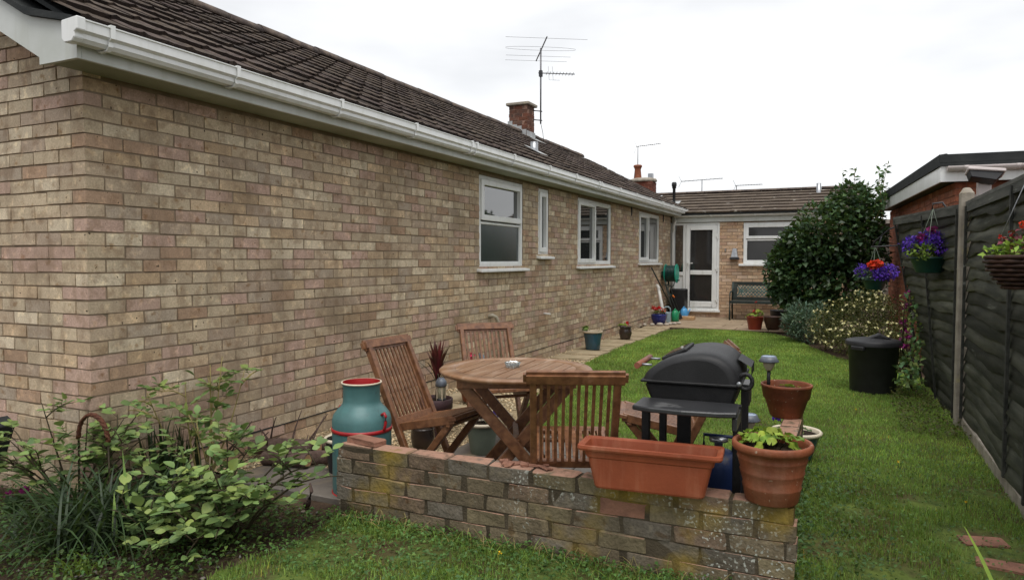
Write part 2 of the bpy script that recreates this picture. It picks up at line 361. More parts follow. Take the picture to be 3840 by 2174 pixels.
def leaf_arrays(P, D, Nn, Ln, Wd, fold=.25, curl=.15):
    """rhombic folded leaves: P base, D direction, Nn normal-ish, lengths, widths -> V, F"""
    D = D / np.linalg.norm(D, axis=1, keepdims=True); S = np.cross(D, Nn); S /= (np.linalg.norm(S, axis=1, keepdims=True) + 1e-9); U = np.cross(S, D)
    n = len(P); L = Ln[:, None]; W = Wd[:, None]
    a = P; l = P + D * L * .45 + S * W * .5 + U * W * fold; r = P + D * L * .45 - S * W * .5 + U * W * fold; t = P + D * L - U * L * curl; c = P + D * L * .5
    V = np.stack([a, l, t, r, c], 1).reshape(-1, 3); b = np.arange(n)[:, None] * 5
    F = np.concatenate([b + [0, 4, 1], b + [1, 4, 2], b + [0, 3, 4], b + [4, 3, 2]], 1).reshape(-1, 3)
    return V, F
def rand_dirs(n, up=.3):
    d = NP.normal(size=(n, 3)); d /= np.linalg.norm(d, axis=1, keepdims=True); d[:, 2] += up; return d / np.linalg.norm(d, axis=1, keepdims=True)
def tones(n, lo=.6, hi=1.35, hue=.12):
    k = NP.uniform(lo, hi, (n, 1)); h = NP.uniform(-hue, hue, (n, 1)); return np.concatenate([k * (1 + h), k, k * (1 - h)], 1)
def clump(name, m, parent, centres, n, ln, wd, up=.3, shell=.55, tlo=.6, thi=1.35, kind='stuff', hue=.12, fold=.25):
    """leaves through a set of ellipsoids (cx,cy,cz,rx,ry,rz)"""
    C = np.array(centres, float); vol = C[:, 3] * C[:, 4] * C[:, 5]; idx = NP.choice(len(C), n, p=(vol ** .67) / (vol ** .67).sum())
    d = NP.normal(size=(n, 3)); d /= np.linalg.norm(d, axis=1, keepdims=True); r = NP.uniform(shell, 1.03, (n, 1)) ** .7
    P = C[idx, :3] + d * r * C[idx, 3:6]; D = d * .8 + rand_dirs(n, up) * .9; D[:, 2] -= .15
    V, F = leaf_arrays(P, D, rand_dirs(n, 1.2), NP.uniform(*ln, n), NP.uniform(*wd, n), fold)
    return npmesh(name, V, F, m, parent, np.repeat(tones(n, tlo, thi, hue), 4, 0), kind)
def blades(name, m, parent, bases, heights, spread, width, seg=4, tlo=.7, thi=1.4, droop=.5, kind=None, smooth=False):
    V = []; F = []; T = []; k = 0
    for (x, y, z), h in zip(bases, heights):
        a = rnd.uniform(0, 6.283); s = rnd.uniform(*spread); wd = width * rnd.uniform(.7, 1.2); dx, dy = math.cos(a), math.sin(a); t = rnd.uniform(tlo, thi)
        tw = rnd.uniform(-.6, .6)
        for i in range(seg + 1):
            q = i / seg; out_ = s * (q ** 1.4) * h; zz = h * (q - droop * s * q ** 2.6); ww = wd * (1 - q ** 2.2) * (.5 + .5 * min(1, q * 4)) * .5
            sx, sy = -math.sin(a + tw * q), math.cos(a + tw * q)
            V += [(x + dx * out_ + sx * ww, y + dy * out_ + sy * ww, z + zz), (x + dx * out_ - sx * ww, y + dy * out_ - sy * ww, z + zz)]
        for i in range(seg):
            F.append((k + 2 * i, k + 2 * i + 1, k + 2 * i + 3, k + 2 * i + 2)); T.append((t * rnd.uniform(.92, 1.08), t, t * .9))
        k += 2 * (seg + 1)
    return npmesh(name, V, F, m, parent, T, kind, smooth)

# ================================================================== THE GROUND
def sheet(name, m, poly, z, label=None, cat=None, kind='structure', sub=0):
    me = bpy.data.meshes.new(name); me.from_pydata([(x, y, z) for x, y in poly], [], [tuple(range(len(poly)))]); me.materials.append(MAT[m])
    o = link(name, me); setprops(o, label, cat, None, kind); return o
sheet('ground', 'soil', [(-150, -80), (150, -80), (150, 250), (-150, 250)], -.012)
LAWN = [(1.34, -3.4), (4.57, -3.4), (4.57, 6.6), (4.1, 7.3), (3.55, 8.3), (3.2, 9.4), (2.95, 10.35), (2.55, 11.05), (1.7, 11.5), (1.0, 11.5), (.66, 10.9), (.55, 9.3), (.6, 7.2), (.7, 5.2), (.95, 3.6), (1.35, 2.75), (1.95, 2.52), (2.62, 2.06), (3.08, 1.6), (3.3, 1.2), (3.3, .62), (1.3, .45), (1.36, .1), (1.25, -.3), (1.5, -.8)]
sheet('lawn', 'lawn', LAWN, -.002)
sheet('gravel_bed', 'gravel_bed', [(0.0, .75), (1.2, .62), (1.5, 2.4), (1.05, 3.4), (.74, 5.2), (.62, 7.0), (.58, 9.3), (.6, 11.1), (0.0, 11.1)], .004)
def in_poly(P, poly):
    x, y = P[:, 0], P[:, 1]; r = np.zeros(len(P), bool); n = len(poly)
    for i in range(n):
        (x1, y1), (x2, y2) = poly[i], poly[(i + 1) % n]
        if y1 == y2: continue
        r ^= ((y1 > y) != (y2 > y)) & (x < (x2 - x1) * (y - y1) / (y2 - y1) + x1)
    return r
# paving at the far end: each slab is a piece
pav = thing('paving', None, None, (2, 12.7, 0)); setprops(pav, 'pinkish brown paving slabs in front of the glazed back door', 'paving', None, 'structure')
bmb = MB().box(-.02, 4.2, 11.35, 14.1, -.05, .012); bmb.build('bedding', 'soil', pav)
yy = 11.38; row = 0
while yy < 14.05:
    xx = .02 - (.3 if row % 2 else 0)
    while xx < 4.1:
        a = max(xx, .02); b_ = min(xx + .59, 4.1); mb = MB().box(a, b_, yy, min(yy + .44, 14.08), -.02, .03 + rnd.uniform(-.004, .004))
        if b_ - a > .05: mb.build('slab', 'paving', pav, bevel=.006)
        xx += .6
    yy += .45; row += 1
# stepping slabs on the gravel
path = thing('path', None, None, (.3, 8, 0)); setprops(path, 'row of worn sandy stepping slabs laid in gravel along the brick wall', 'path', None, 'structure')
yy = 6.35
for i in range(10):
    T = Matrix.Translation((.36 + rnd.uniform(-.04, .04), yy + .2, .012)) @ Matrix.Rotation(rnd.uniform(-.08, .08), 4, 'Z')
    MB().box(-.25, .25, -.19, .19, -.03, .02, T=T).build('slab', 'slab', path, bevel=.008); yy += .475 + rnd.uniform(0, .05)
for (x, y, a) in ((.95, 2.75, .3), (.5, 2.9, .05), (.45, 3.5, .0), (.4, 4.2, .1), (.42, 4.9, -.05), (.4, 5.6, .04)):
    T = Matrix.Translation((x, y, .01)) @ Matrix.Rotation(a, 4, 'Z'); MB().box(-.24, .24, -.2, .2, -.03, .02, T=T).build('slab', 'slab', path, bevel=.008)
# dark slabs under the table
ter = thing('terrace', None, None, (1.9, 1.4, 0)); setprops(ter, 'damp dark grey paving slabs under the round table', 'paving', None, 'structure')
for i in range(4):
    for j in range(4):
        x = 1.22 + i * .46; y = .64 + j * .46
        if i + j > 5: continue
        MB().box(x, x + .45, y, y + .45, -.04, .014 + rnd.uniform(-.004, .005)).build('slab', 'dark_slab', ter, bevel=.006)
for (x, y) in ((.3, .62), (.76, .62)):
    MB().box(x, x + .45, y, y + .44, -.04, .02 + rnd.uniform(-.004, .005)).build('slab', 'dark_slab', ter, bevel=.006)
# loose gravel stones
def stones(name, n, poly, rlo, rhi, z, m, tlo=.5, thi=1.5):
    P = []; X = np.array(poly)
    while len(P) < n:
        q = NP.uniform(X.min(0), X.max(0), (n * 2, 2)); q = q[in_poly(q, poly)]; P = np.concatenate([P, q]) if len(P) else q
    P = P[:n]; V = []; F = []
    oct_ = np.array([(1, 0, 0), (-1, 0, 0), (0, 1, 0), (0, -1, 0), (0, 0, 1), (0, 0, -1)], float)
    tri = np.array([(0, 2, 4), (2, 1, 4), (1, 3, 4), (3, 0, 4), (2, 0, 5), (1, 2, 5), (3, 1, 5), (0, 3, 5)])
    r = NP.uniform(rlo, rhi, (n, 1, 3)) * np.array([1.3, 1.3, .8]); v = oct_[None] * r * NP.uniform(.8, 1.2, (n, 6, 1)); a = NP.uniform(0, 6.28, n)
    c, s_ = np.cos(a)[:, None], np.sin(a)[:, None]; x = v[:, :, 0] * c - v[:, :, 1] * s_; y = v[:, :, 0] * s_ + v[:, :, 1] * c
    V = np.stack([x + P[:, :1], y + P[:, 1:2], v[:, :, 2] + z], 2).reshape(-1, 3); F = (tri[None] + np.arange(n)[:, None, None] * 6).reshape(-1, 3)
    o = npmesh(name, V, F, m, None, np.repeat(tones(n, tlo, thi, .08), 8, 0), 'stuff', True); return o
g = stones('gravel', 9000, [(0.02, .8), (1.2, .66), (1.22, 2.4), (1.0, 3.4), (.74, 5.2), (.62, 7.0), (.56, 9.3), (.56, 11.0), (0.02, 11.0)], .006, .016, .008, 'gravel')
setprops(g, 'loose honey coloured gravel between the house wall and the lawn', 'gravel', None, 'stuff')
g = stones('bed_stones', 320, [(-.6, -1.2), (1.3, -1.2), (1.2, .5), (0.1, .7), (-.6, 0)], .004, .014, .0, 'pebble', .12, .5)
setprops(g, 'small stones and clods scattered over the soil bed', 'stones', None, 'stuff')
# grass
def grass(name, n, region, h, wd, label, poly=LAWN, tlo=.55, thi=1.35, holes=()):
    q = NP.uniform((region[0], region[2]), (region[1], region[3]), (int(n * 1.6), 2)); q = q[in_poly(q, poly)]
    for (x, y, r) in holes: q = q[(q[:, 0] - x) ** 2 + (q[:, 1] - y) ** 2 > r * r * NP.uniform(.5, 1.3, len(q))]
    q = q[~((q[:, 1] > .47) & (q[:, 1] < .63) & (q[:, 0] < 3.56) & (q[:, 0] > 1.2))]; q = q[~((q[:, 0] > 3.33) & (q[:, 0] < 3.49) & (q[:, 1] < 2.75) & (q[:, 1] > .5))]
    q = q[:n]; n = len(q); a = NP.uniform(0, 6.283, n); hh = NP.uniform(*h, n); le = NP.uniform(.2, 1.1, n) * hh; dx, dy = np.cos(a), np.sin(a); ww = NP.uniform(.6, 1.3, n) * wd
    pn = np.sin(q[:, 0] * 7.3 + 2.1 * np.sin(q[:, 1] * 5.1)) * np.sin(q[:, 1] * 6.1 + 1.3 * np.sin(q[:, 0] * 4.3 + 1)); pn2 = np.sin(q[:, 0] * 2.3 + 4 + np.sin(q[:, 1] * 1.1)) * np.sin(q[:, 1] * 1.7 + 2); pat = .78 + .3 * np.sin(q[:, 0] * 3.1 + 1.7 * np.sin(q[:, 1] * 1.3)) * np.sin(q[:, 1] * 2.3 + q[:, 0]); hh *= .8 + .35 * pat
    b0 = np.stack([q[:, 0] - dy * ww, q[:, 1] + dx * ww, np.full(n, -.002)], 1); b1 = np.stack([q[:, 0] + dy * ww, q[:, 1] - dx * ww, np.full(n, -.002)], 1)
    m0 = np.stack([q[:, 0] + dx * le * .4 - dy * ww * .8, q[:, 1] + dy * le * .4 + dx * ww * .8, hh * .65], 1); m1 = np.stack([q[:, 0] + dx * le * .4 + dy * ww * .8, q[:, 1] + dy * le * .4 - dx * ww * .8, hh * .65], 1)
    t = np.stack([q[:, 0] + dx * le, q[:, 1] + dy * le, hh], 1)
    V = np.stack([b0, b1, m1, m0, t], 1).reshape(-1, 3); k = np.arange(n)[:, None] * 5
    F = np.concatenate([k + [0, 1, 2], k + [0, 2, 3], k + [3, 2, 4]], 1).reshape(-1, 3)
    tn = tones(n, tlo, thi, .1); yel = NP.uniform(size=n) < .022; tn[yel] *= (2.1, 1.3, 1.2); tn *= (.74 + .25 * pat + .16 * pn + .16 * pn2)[:, None]; tn[:, 0] *= 1 + .10 * np.clip(pn2, 0, 1); near = np.clip((2.6 - q[:, 1]) / 2.6, 0, 1) * np.clip((q[:, 0] - 3.3) / .6, 0, 1); br = NP.uniform(size=n) < (.04 + .25 * near); tn[br] *= (.95, .6, .6); tn *= (1 - .12 * near)[:, None]
    o = npmesh(name, V, F, 'grass', None, np.repeat(tn, 3, 0), 'stuff'); setprops(o, label, 'grass', None, 'stuff')
BARE = [(3.9, .9, .18), (4.1, 2.0, .14), (3.75, 1.7, .12), (4.25, 2.9, .16), (3.95, .2, .2), (4.4, .3, .25), (3.7, 2.6, .08), (4.3, 4.2, .2), (2.2, -.1, .14), (2.9, .1, .16), (1.6, -.3, .15), (1.5, .1, .25), (1.9, .25, .2), (3.62, .55, .2), (3.6, 1.1, .15), (4.3, 1.5, .22), (4.35, 1.2, .2), (4.45, 2.4, .2), (4.4, 3.3, .2), (4.2, .6, .2), (2.6, .3, .15)]
grass('grass', 75000, (1.2, 4.57, -1.3, 2.4), (.010, .036), .0015, 'rough clumpy grass around the low brick wall', holes=BARE)
grass('grass', 85000, (.6, 4.57, 2.4, 5.6), (.010, .026), .002, 'mown lawn grass behind the barbecue', thi=1.45)
grass('grass', 90000, (.5, 4.57, 5.6, 11.6), (.012, .028), .003, 'mown lawn grass running up to the far paving', thi=1.45)

# ================================================================== THE BUNGALOW
PAL = [tuple(1.27 * (.8 * a + .2 * b) for a, b in zip(q, (.42, .325, .245))) for q in [(.42, .345, .235), (.38, .305, .205), (.50, .43, .31), (.34, .23, .185), (.33, .215, .14), (.40, .30, .19), (.35, .29, .22), (.35, .24, .19), (.45, .375, .26), (.38, .275, .165), (.30, .235, .175), (.40, .315, .22), (.36, .29, .2), (.34, .27, .18)]]
house = thing('bungalow', 'long buff brick bungalow with dark tiled roof and white windows', 'house', (-2.1, 7, 0))
WIN = [(4.5, 5.68, 1.255, 2.295), (6.165, 6.53, 1.405, 2.295), (7.69, 9.39, 1.255, 2.295), (11.21, 12.88, 1.285, 2.30)]
YE = 13.98
core = MB(); ys = [0.008] + [q for a in WIN for q in (a[0], a[1])] + [YE]
for i in range(0, len(ys), 2): core.box(-.25, -.0045, ys[i], ys[i + 1], -.05, 2.36)
for (a, b_, z0, z1) in WIN: core.box(-.25, -.0045, a, b_, -.05, z0); core.box(-.25, -.0045, a, b_, z1, 2.36)
core.box(-4.55, -.251, .008, .25, -.05, 2.36); core.box(-4.55, -4.3, .251, YE, -.05, 2.36); core.box(-4.3, -.251, YE - .24, YE, -.05, 2.36)
gp = [(-4.5, 2.361), (-.02, 2.361), (-2.15, 3.66)]
for y0, y1 in ((.009, .2), (YE - .2, YE - .002)): core.prism(gp, y0, y1, lambda p, t: (p[0], t, p[1]))
wall = core.build('wall', 'mortar', house)
c1 = courses(0, YE, 0, 2.345, 2.25, lambda k: (.1125 if k % 2 == 0 else 0.), WIN)
cand = [((-.05125, (a + b_) / 2, (za + zb) / 2), (.1025, b_ - a, zb - za)) for a, b_, za, zb in c1]
roofz = lambda x: 2.36 + .53 * (x if x < 2.15 else 4.3 - x)
c2 = courses(0, 4.5, 0, 3.7, 2.25, lambda k: (0. if k % 2 == 0 else .1125), (), top=lambda u: max(2.345, roofz(u)))
cand += [((-(a + b_) / 2, .05125, (za + zb) / 2), (b_ - a, .1025, zb - za)) for a, b_, za, zb in c2]
emit_bricks(cand, wall, 'brick', PAL, 300)
# dark damp course under the wall
MB().box(-.02, .004, .02, YE, .1465, .1535).build('damp_course', 'felt', house)
# windows
def bars(mb, x0, x1, y0, y1, z0, z1, t):
    mb.box(x0, x1, y0, y0 + t, z0, z1); mb.box(x0, x1, y1 - t, y1, z0, z1); mb.box(x0, x1, y0 + t, y1 - t, z0, z0 + t); mb.box(x0, x1, y0 + t, y1 - t, z1 - t, z1)
def window(par, y0, y1, z0, z1, lights, label=None, glassm='pane_glass', swap=None):
    """lights: (y0,y1,z0,z1,proud,glass) as fractions"""
    f = MB(); bars(f, -.075, -.012, y0 + .003, y1 - .003, z0 + .003, z1 - .003, .05)
    w_ = f.build('window', 'white_upvc', par, bevel=.004, label=label)
    iw, ih = y1 - y0 - .09, z1 - z0 - .09
    for (a, b2, c, d, pr, gm) in lights:
        s = MB(); ya, yb = y0 + .045 + a * iw, y0 + .045 + b2 * iw; za, zb = z0 + .045 + c * ih, z0 + .045 + d * ih; t = .062 if pr else .026
        bars(s, -.07, .008 if pr else -.02, ya, yb, za, zb, t); s.build('sash', 'white_upvc', w_, bevel=.005)
        g_ = MB().box(-.045, -.038, ya + t - .004, yb - t + .004, za + t - .004, zb - t + .004); g_.build('pane', gm, w_)
    s = MB(); s.add([(-.05, y0 - .06, z0 + .0), (.065, y0 - .06, z0 - .022), (.065, y1 + .07, z0 - .022), (-.05, y1 + .07, z0), (-.05, y0 - .06, z0 - .035), (.065, y0 - .06, z0 - .05), (.065, y1 + .07, z0 - .05), (-.05, y1 + .07, z0 - .035)],
                    [(0, 1, 2, 3), (4, 7, 6, 5), (0, 4, 5, 1), (1, 5, 6, 2), (2, 6, 7, 3), (3, 7, 4, 0)])
    s.build('sill', 'white_upvc', w_, bevel=.004)
    return w_
w1 = window(house, *WIN[0], [(0, 1, .52, 1, 1, 'pane_glass'), (0, 1, 0, .5, 0, 'pane_obscured')], 'bathroom window with clear top light over a frosted pane')
window(house, *WIN[1], [(0, 1, 0, 1, 1, 'pane_glass')], 'tall narrow window')
window(house, *WIN[2], [(0, .5, 0, 1, 1, 'pane_glass'), (.5, 1, 0, 1, 0, 'pane_glass')])
window(house, *WIN[3], [(0, .46, 0, 1, 1, 'pane_glass'), (.46, 1, 0, 1, 0, 'pane_glass')])
rooms = MB()
for (a, b_, z0, z1) in WIN: rooms.box(-1.6, -.255, a - .1, b_ + .1, z0 - .2, z1)
# eaves
YN = -.2
MB().box(.002, .238, YN + .02, 14.02, 2.346, 2.358).build('soffit', 'soffit', house)
MB().box(.2405, .262, YN + .024, 14.03, 2.338, 2.497).build('fascia', 'white_paint', house, bevel=.002)
bg_ = MB(); SL = .535
poly = [(.262, 2.338), (.262, 2.505), (-.1, 2.59), (-2.15, 2.60 + 2.05 * SL), (-2.15, 2.375 + 2.115 * SL), (-.035, 2.375), (-.035, 2.338)]
bg_.prism(poly, YN, YN + .022, lambda p, t: (p[0], t, p[1]))
polyL = [(-4.3 - x, z) for x, z in poly]; bg_.prism(polyL, YN, YN + .022, lambda p, t: (p[0], t, p[1]))
bg_.build('bargeboard', 'white_paint', house)
for x, z in ((-.17, 2.55), (-.08, 2.50), (.04, 2.42), (-.36, 2.64), (.13, 2.50)):
    MB().lathe([(0, 0), (.006, 0), (.006, .003), (0, .003)], 8).build('nail', 'dark_metal', house, world=False).matrix_world = Matrix.Translation((x, YN, z)) @ Matrix.Rotation(R(90), 4, 'X')
MB().prism([(.27, 2.506), (.27, 2.535), (-.12, 2.635), (-2.15, 3.73), (-2.15, 3.70), (-.1, 2.591)], YN - .03, YN + .15, lambda p, t: (p[0], t, p[1])).build('underfelt', 'felt', house)
# gutter: square profile, open top
gpf = [(.268, 2.4720), (.268, 2.4120), (.285, 2.3940), (.335, 2.3940), (.352, 2.4120), (.352, 2.4340), (.37, 2.4470), (.37, 2.4900), (.376, 2.4940), (.376, 2.5000), (.362, 2.5000), (.362, 2.4500), (.344, 2.4380), (.344, 2.4160), (.33, 2.4020), (.29, 2.4020), (.276, 2.4160), (.276, 2.4720)]
gut = MB().prism(gpf, YN - .03, 14.06, lambda p, t: (p[0], t, p[1])).build('gutter', 'white_upvc', house)
cap = [(.262, 2.4970), (.262, 2.4080), (.282, 2.3880), (.338, 2.3880), (.358, 2.4080), (.358, 2.4300), (.38, 2.4420), (.38, 2.5040)]
for y0, y1 in ((YN - .075, YN - .028), (14.06, 14.075)): MB().prism(cap, y0, y1, lambda p, t: (p[0], t, p[1])).build('end_cap', 'white_upvc', gut, bevel=.004)
brk = [(.258, 2.5020), (.258, 2.4040), (.28, 2.3840), (.34, 2.3840), (.361, 2.4050), (.361, 2.4280), (.382, 2.4420), (.382, 2.5080), (.36, 2.5080), (.36, 2.5020), (.3775, 2.5020), (.3775, 2.4440), (.3565, 2.4320), (.3565, 2.4080), (.338, 2.3905), (.282, 2.3905), (.264, 2.4060), (.264, 2.5020)]
yb_ = [-.09, .715, 1.685, 2.67, 3.66, 3.76, 4.64, 5.68, 6.63, 7.62, 7.72, 8.7, 9.7, 10.7, 11.6, 11.7, 12.6, 13.5]
for y in yb_: MB().prism(brk, y - .012, y + .012, lambda p, t: (p[0], t, p[1])).build('bracket', 'white_upvc', gut)
# roof tiles
EAVE = Vector((.30, 0, 2.555)); ANG = math.atan(SL); UPS = Vector((-math.cos(ANG), 0, math.sin(ANG))); NRM = Vector((math.sin(ANG), 0, math.cos(ANG)))
roof = MB().prism([(.25, 2.515), (-2.15, 2.515 + 2.40 * SL), (-4.55, 2.515), (-4.55, 2.49), (-2.15, 2.49 + 2.40 * SL), (.25, 2.49)], YN + .03, 14.0, lambda p, t: (p[0], t, p[1])).build('roof', 'felt', house)
GA = .245; TW = .30
def tile_mesh(k):
    """local x = along the eave, y = up the slope, z = normal; two rolls"""
    mb = MB(); pr = []
    for i, u in enumerate((0, .06, .1, .14, .2, .35, .55, .6, .65, .7, .85, 1)):
        z = .010 * math.exp(-((u - .1) / .06) ** 2) + .003 * math.exp(-((u - .6) / .06) ** 2); pr.append((u * (TW - .003), z))
    n = len(pr); jj = [rnd.uniform(-.002, .002) for _ in pr]
    lowt = [(x, -.010 + jj[i] * 2, z + .030) for i, (x, z) in enumerate(pr)]; up_ = [(x, GA + .03, z + .006) for x, z in pr]; lowb = [(x, -.008 + jj[i], z * .6 - .002) for i, (x, z) in enumerate(pr)]
    t = (k * 1.5, k * 1.5 * rnd.uniform(.92, 1.0), k * 1.5 * rnd.uniform(.85, 1.0))  # tile tops toned lighter: the sky catching them is painted into the colour
    mb.add(lowt + up_, [(i, i + 1, n + i + 1, n + i) for i in range(n - 1)], t, True); mb.add(lowb + lowt, [(i, i + 1, n + i + 1, n + i) for i in range(n - 1)], (k * .75, k * .7, k * .68)); return mb  # front edges toned darker: shadow under each course is painted in
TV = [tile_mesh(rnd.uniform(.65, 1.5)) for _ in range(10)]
def place_tiles(part, origin, along, ups, nrm, rows, cols, m, nobj, name='tile', stuff='tiling'):
    B = Matrix((along, ups, nrm)).transposed(); mes = []
    for mb in TV:
        o = mb.build(name, m, None, tone=True, fix=False); mes.append(o.data); bpy.data.objects.remove(o)
    c = []
    for j in range(rows):
        for i in range(cols):
            p = origin + along * (i * TW) + ups * (j * GA); ctr = p + along * .15 + ups * .15
            c.append((seen_size(ctr, (.3, .3, .1)), p))
    order = sorted(range(len(c)), key=lambda q: -c[q][0]); top = set(q for q in order[:nobj] if c[q][0] > 0); rest = MB()
    for q, (a, p) in enumerate(c):
        k = rnd.randrange(len(TV)); lift = nrm * rnd.uniform(-.003, .004) + ups * rnd.uniform(-.006, .006)
        if q in top:
            o = link(name, mes[k], part); o.matrix_world = Matrix.Translation(p + lift) @ B.to_4x4() @ Matrix.Rotation(rnd.gauss(0, .008), 4, 'Z')
            o.matrix_parent_inverse = Matrix()
        else:
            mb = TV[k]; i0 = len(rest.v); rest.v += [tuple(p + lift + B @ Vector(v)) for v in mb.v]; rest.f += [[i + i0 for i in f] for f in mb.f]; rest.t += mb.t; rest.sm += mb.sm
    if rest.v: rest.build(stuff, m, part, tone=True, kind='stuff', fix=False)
NR = 11
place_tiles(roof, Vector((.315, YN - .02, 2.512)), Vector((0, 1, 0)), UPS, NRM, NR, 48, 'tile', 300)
sl2 = MB()
for j in range(NR):
    p = Vector((-4.3 - .315, 0, 2.54)) + Vector((math.cos(ANG), 0, math.sin(ANG))) * (j * GA); q = p + Vector((math.cos(ANG), 0, math.sin(ANG))) * (GA + .02); n2 = Vector((-math.sin(ANG), 0, math.cos(ANG)))
    sl2.add([(p.x + n2.x * .03, YN - .02, p.z + n2.z * .03), (p.x + n2.x * .03, 14.1, p.z + n2.z * .03), (q.x, 14.1, q.z), (q.x, YN - .02, q.z)], [(0, 3, 2, 1)]); sl2.add([(p.x, YN - .02, p.z), (p.x, 14.1, p.z), (p.x + n2.x * .03, 14.1, p.z + n2.z * .03), (p.x + n2.x * .03, YN - .02, p.z + n2.z * .03)], [(0, 3, 2, 1)])
sl2.build('rear_slope', 'tile', roof, tone=True)
y = YN - .02
while y < 13.6:
    if not 10.1 < y + .2 < 10.62:
        mb = MB(); h = rnd.uniform(-.006, .006); pts = [(-2.15 + .125 * math.cos(a), 3.80 + h + .10 * math.sin(a)) for a in [math.pi * i / 8 for i in range(9)]] + [(-2.15 - .11, 3.80 + h), (-2.15 + .11, 3.80 + h)]
        mb.prism(pts, y, y + .435, lambda p, t: (p[0], t, p[1]), smooth=True); mb.build('ridge_tile', 'ridge', roof)
    y += .45
# chimney
cx0, cx1, cy0, cy1 = -2.36, -1.965, 10.2, 10.55
ch = MB().box(cx0 + .006, cx1 - .006, cy0 + .006, cy1 - .006, 3.5, 4.36).build('chimney', 'red_mortar', house)
def ring_bricks(x0, x1, y0, y1, z0, z1, ztop):
    c = []; k = 0; z = ztop
    while z - .07 > z0:
        zb, za = z - .005, z - .07; o = k % 2
        for yf, s in ((y0, 1), (y1, -1)):
            a, b_ = (x0, x1) if o else (x0 + .11, x1 - .11); n = max(1, round((b_ - a) / .21)); st = (b_ - a) / n
            for i in range(n): c.append(((a + st * (i + .5), yf + s * .05, (za + zb) / 2), (st - .01, .1, .065)))
        for xf, s in ((x0, 1), (x1, -1)):
            a, b_ = (y0, y1) if not o else (y0 + .11, y1 - .11); n = max(1, round((b_ - a) / .21)); st = (b_ - a) / n
            for i in range(n): c.append(((xf + s * .05, a + st * (i + .5), (za + zb) / 2), (.1, st - .01, .065)))
        z -= .075; k += 1
    return c
CHP = [(.11, .05, .034), (.09, .05, .038), (.14, .06, .04), (.075, .05, .04), (.11, .07, .055)]
emit_bricks(ring_bricks(cx0, cx1, cy0, cy1, 3.62, 4.36, 4.36), ch, 'red_brick', CHP, 90)
MB().box(cx0 - .05, cx1 + .05, cy0 - .05, cy1 + .05, 4.362, 4.42).build('coping', 'concrete', ch, bevel=.012)
fl = MB()
for i in range(4):
    x = cx1 - .02 - i * .1; zt = 2.555 + (.3 - x) * SL
    fl.box(x - .1, x, cy0 - .008, cy0 + .01, zt - .1, zt + .11 + .02 * (i % 2))
fl.box(cx1 - .004, cx1 + .012, cy0 - .02, cy1 + .02, 3.68, 3.86); fl.build('flashing', 'lead', ch)
MB().box(cx1 + .0, cx1 + .25, cy0 - .1, cy1 + .1, 3.655, 3.665, T=Matrix.Translation((cx1, 0, 3.76)) @ Matrix.Rotation(ANG, 4, 'Y') @ Matrix.Translation((-cx1, 0, -3.66))).build('apron', 'lead', ch)
# roof vent, waste pipe, overflow
MB().lathe([(.0, .16), (.055, .16), (.055, -.12), (0, -.12)], 14, (-.35, 6.83, 2.86)).build('vent_pipe', 'steel', roof)
MB().box(-.14, .14, -.14, .14, 0, .006, T=Matrix.Translation((-.32, 6.83, 2.895)) @ Matrix.Rotation(ANG, 4, 'Y')).build('vent_flashing', 'lead', roof)
MB().tube([(-.02, 4.72, .70), (.04, 4.74, .71), (.075, 4.76, .69), (.085, 4.80, .62), (.075, 4.9, .35), (.06, 4.95, .05)], .022, 10).build('waste_pipe', 'pipe_cream', house)
MB().tube([(-.02, 6.36, .62), (.09, 6.38, .61)], .012, 8).build('overflow_pipe', 'pvc_white', house)
for y in (10.62, 13.2): MB().prism([(0.002, 2.344), (.02, 2.344), (.02, 2.2), (.002, 2.17)], y, y + .03, lambda p, t: (p[0], t, p[1])).build('eaves_clip', 'dark_metal', house)

# ================================================================== THE REAR WING
wing = thing('rear_wing', 'low brick wing across the far end with glazed white door', 'house', (2.5, 15.5, 0))
YB = 14.1; WPAL = [(.56, .39, .26), (.50, .35, .235), (.60, .45, .31), (.52, .34, .24), (.46, .31, .2), (.58, .43, .32)]
DO = (.03, 1.09, .16, 2.19); WW = (1.61, 2.72, 1.255, 2.175)
wc = MB(); wc.box(-.3, DO[0], YB + .007, YB + .25, -.05, 2.3); wc.box(DO[1], WW[0], YB + .007, YB + .25, -.05, 2.3); wc.box(WW[1], 3.7, YB + .007, YB + .25, -.05, 2.3)
wc.box(DO[0], DO[1], YB + .007, YB + .25, -.05, DO[2]); wc.box(DO[0], DO[1], YB + .007, YB + .25, DO[3], 2.3); wc.box(WW[0], WW[1], YB + .007, YB + .25, -.05, WW[2]); wc.box(WW[0], WW[1], YB + .007, YB + .25, WW[3], 2.3)
wc.box(-.3, 3.7, 18.0, 18.2, -.05, 2.3); wc.box(3.5, 3.7, 14.36, 18, -.05, 2.3)
ww_ = wc.build('wall', 'wing_mortar', wing)
c3 = courses(.02, 3.7, 0, 2.2, 2.195, lambda k: (0 if k % 2 else -.1125), [DO, WW])
emit_bricks([(((a + b_) / 2, YB + .05125, (za + zb) / 2), (b_ - a, .1025, zb - za)) for a, b_, za, zb in c3], ww_, 'wing_brick', WPAL, 290)
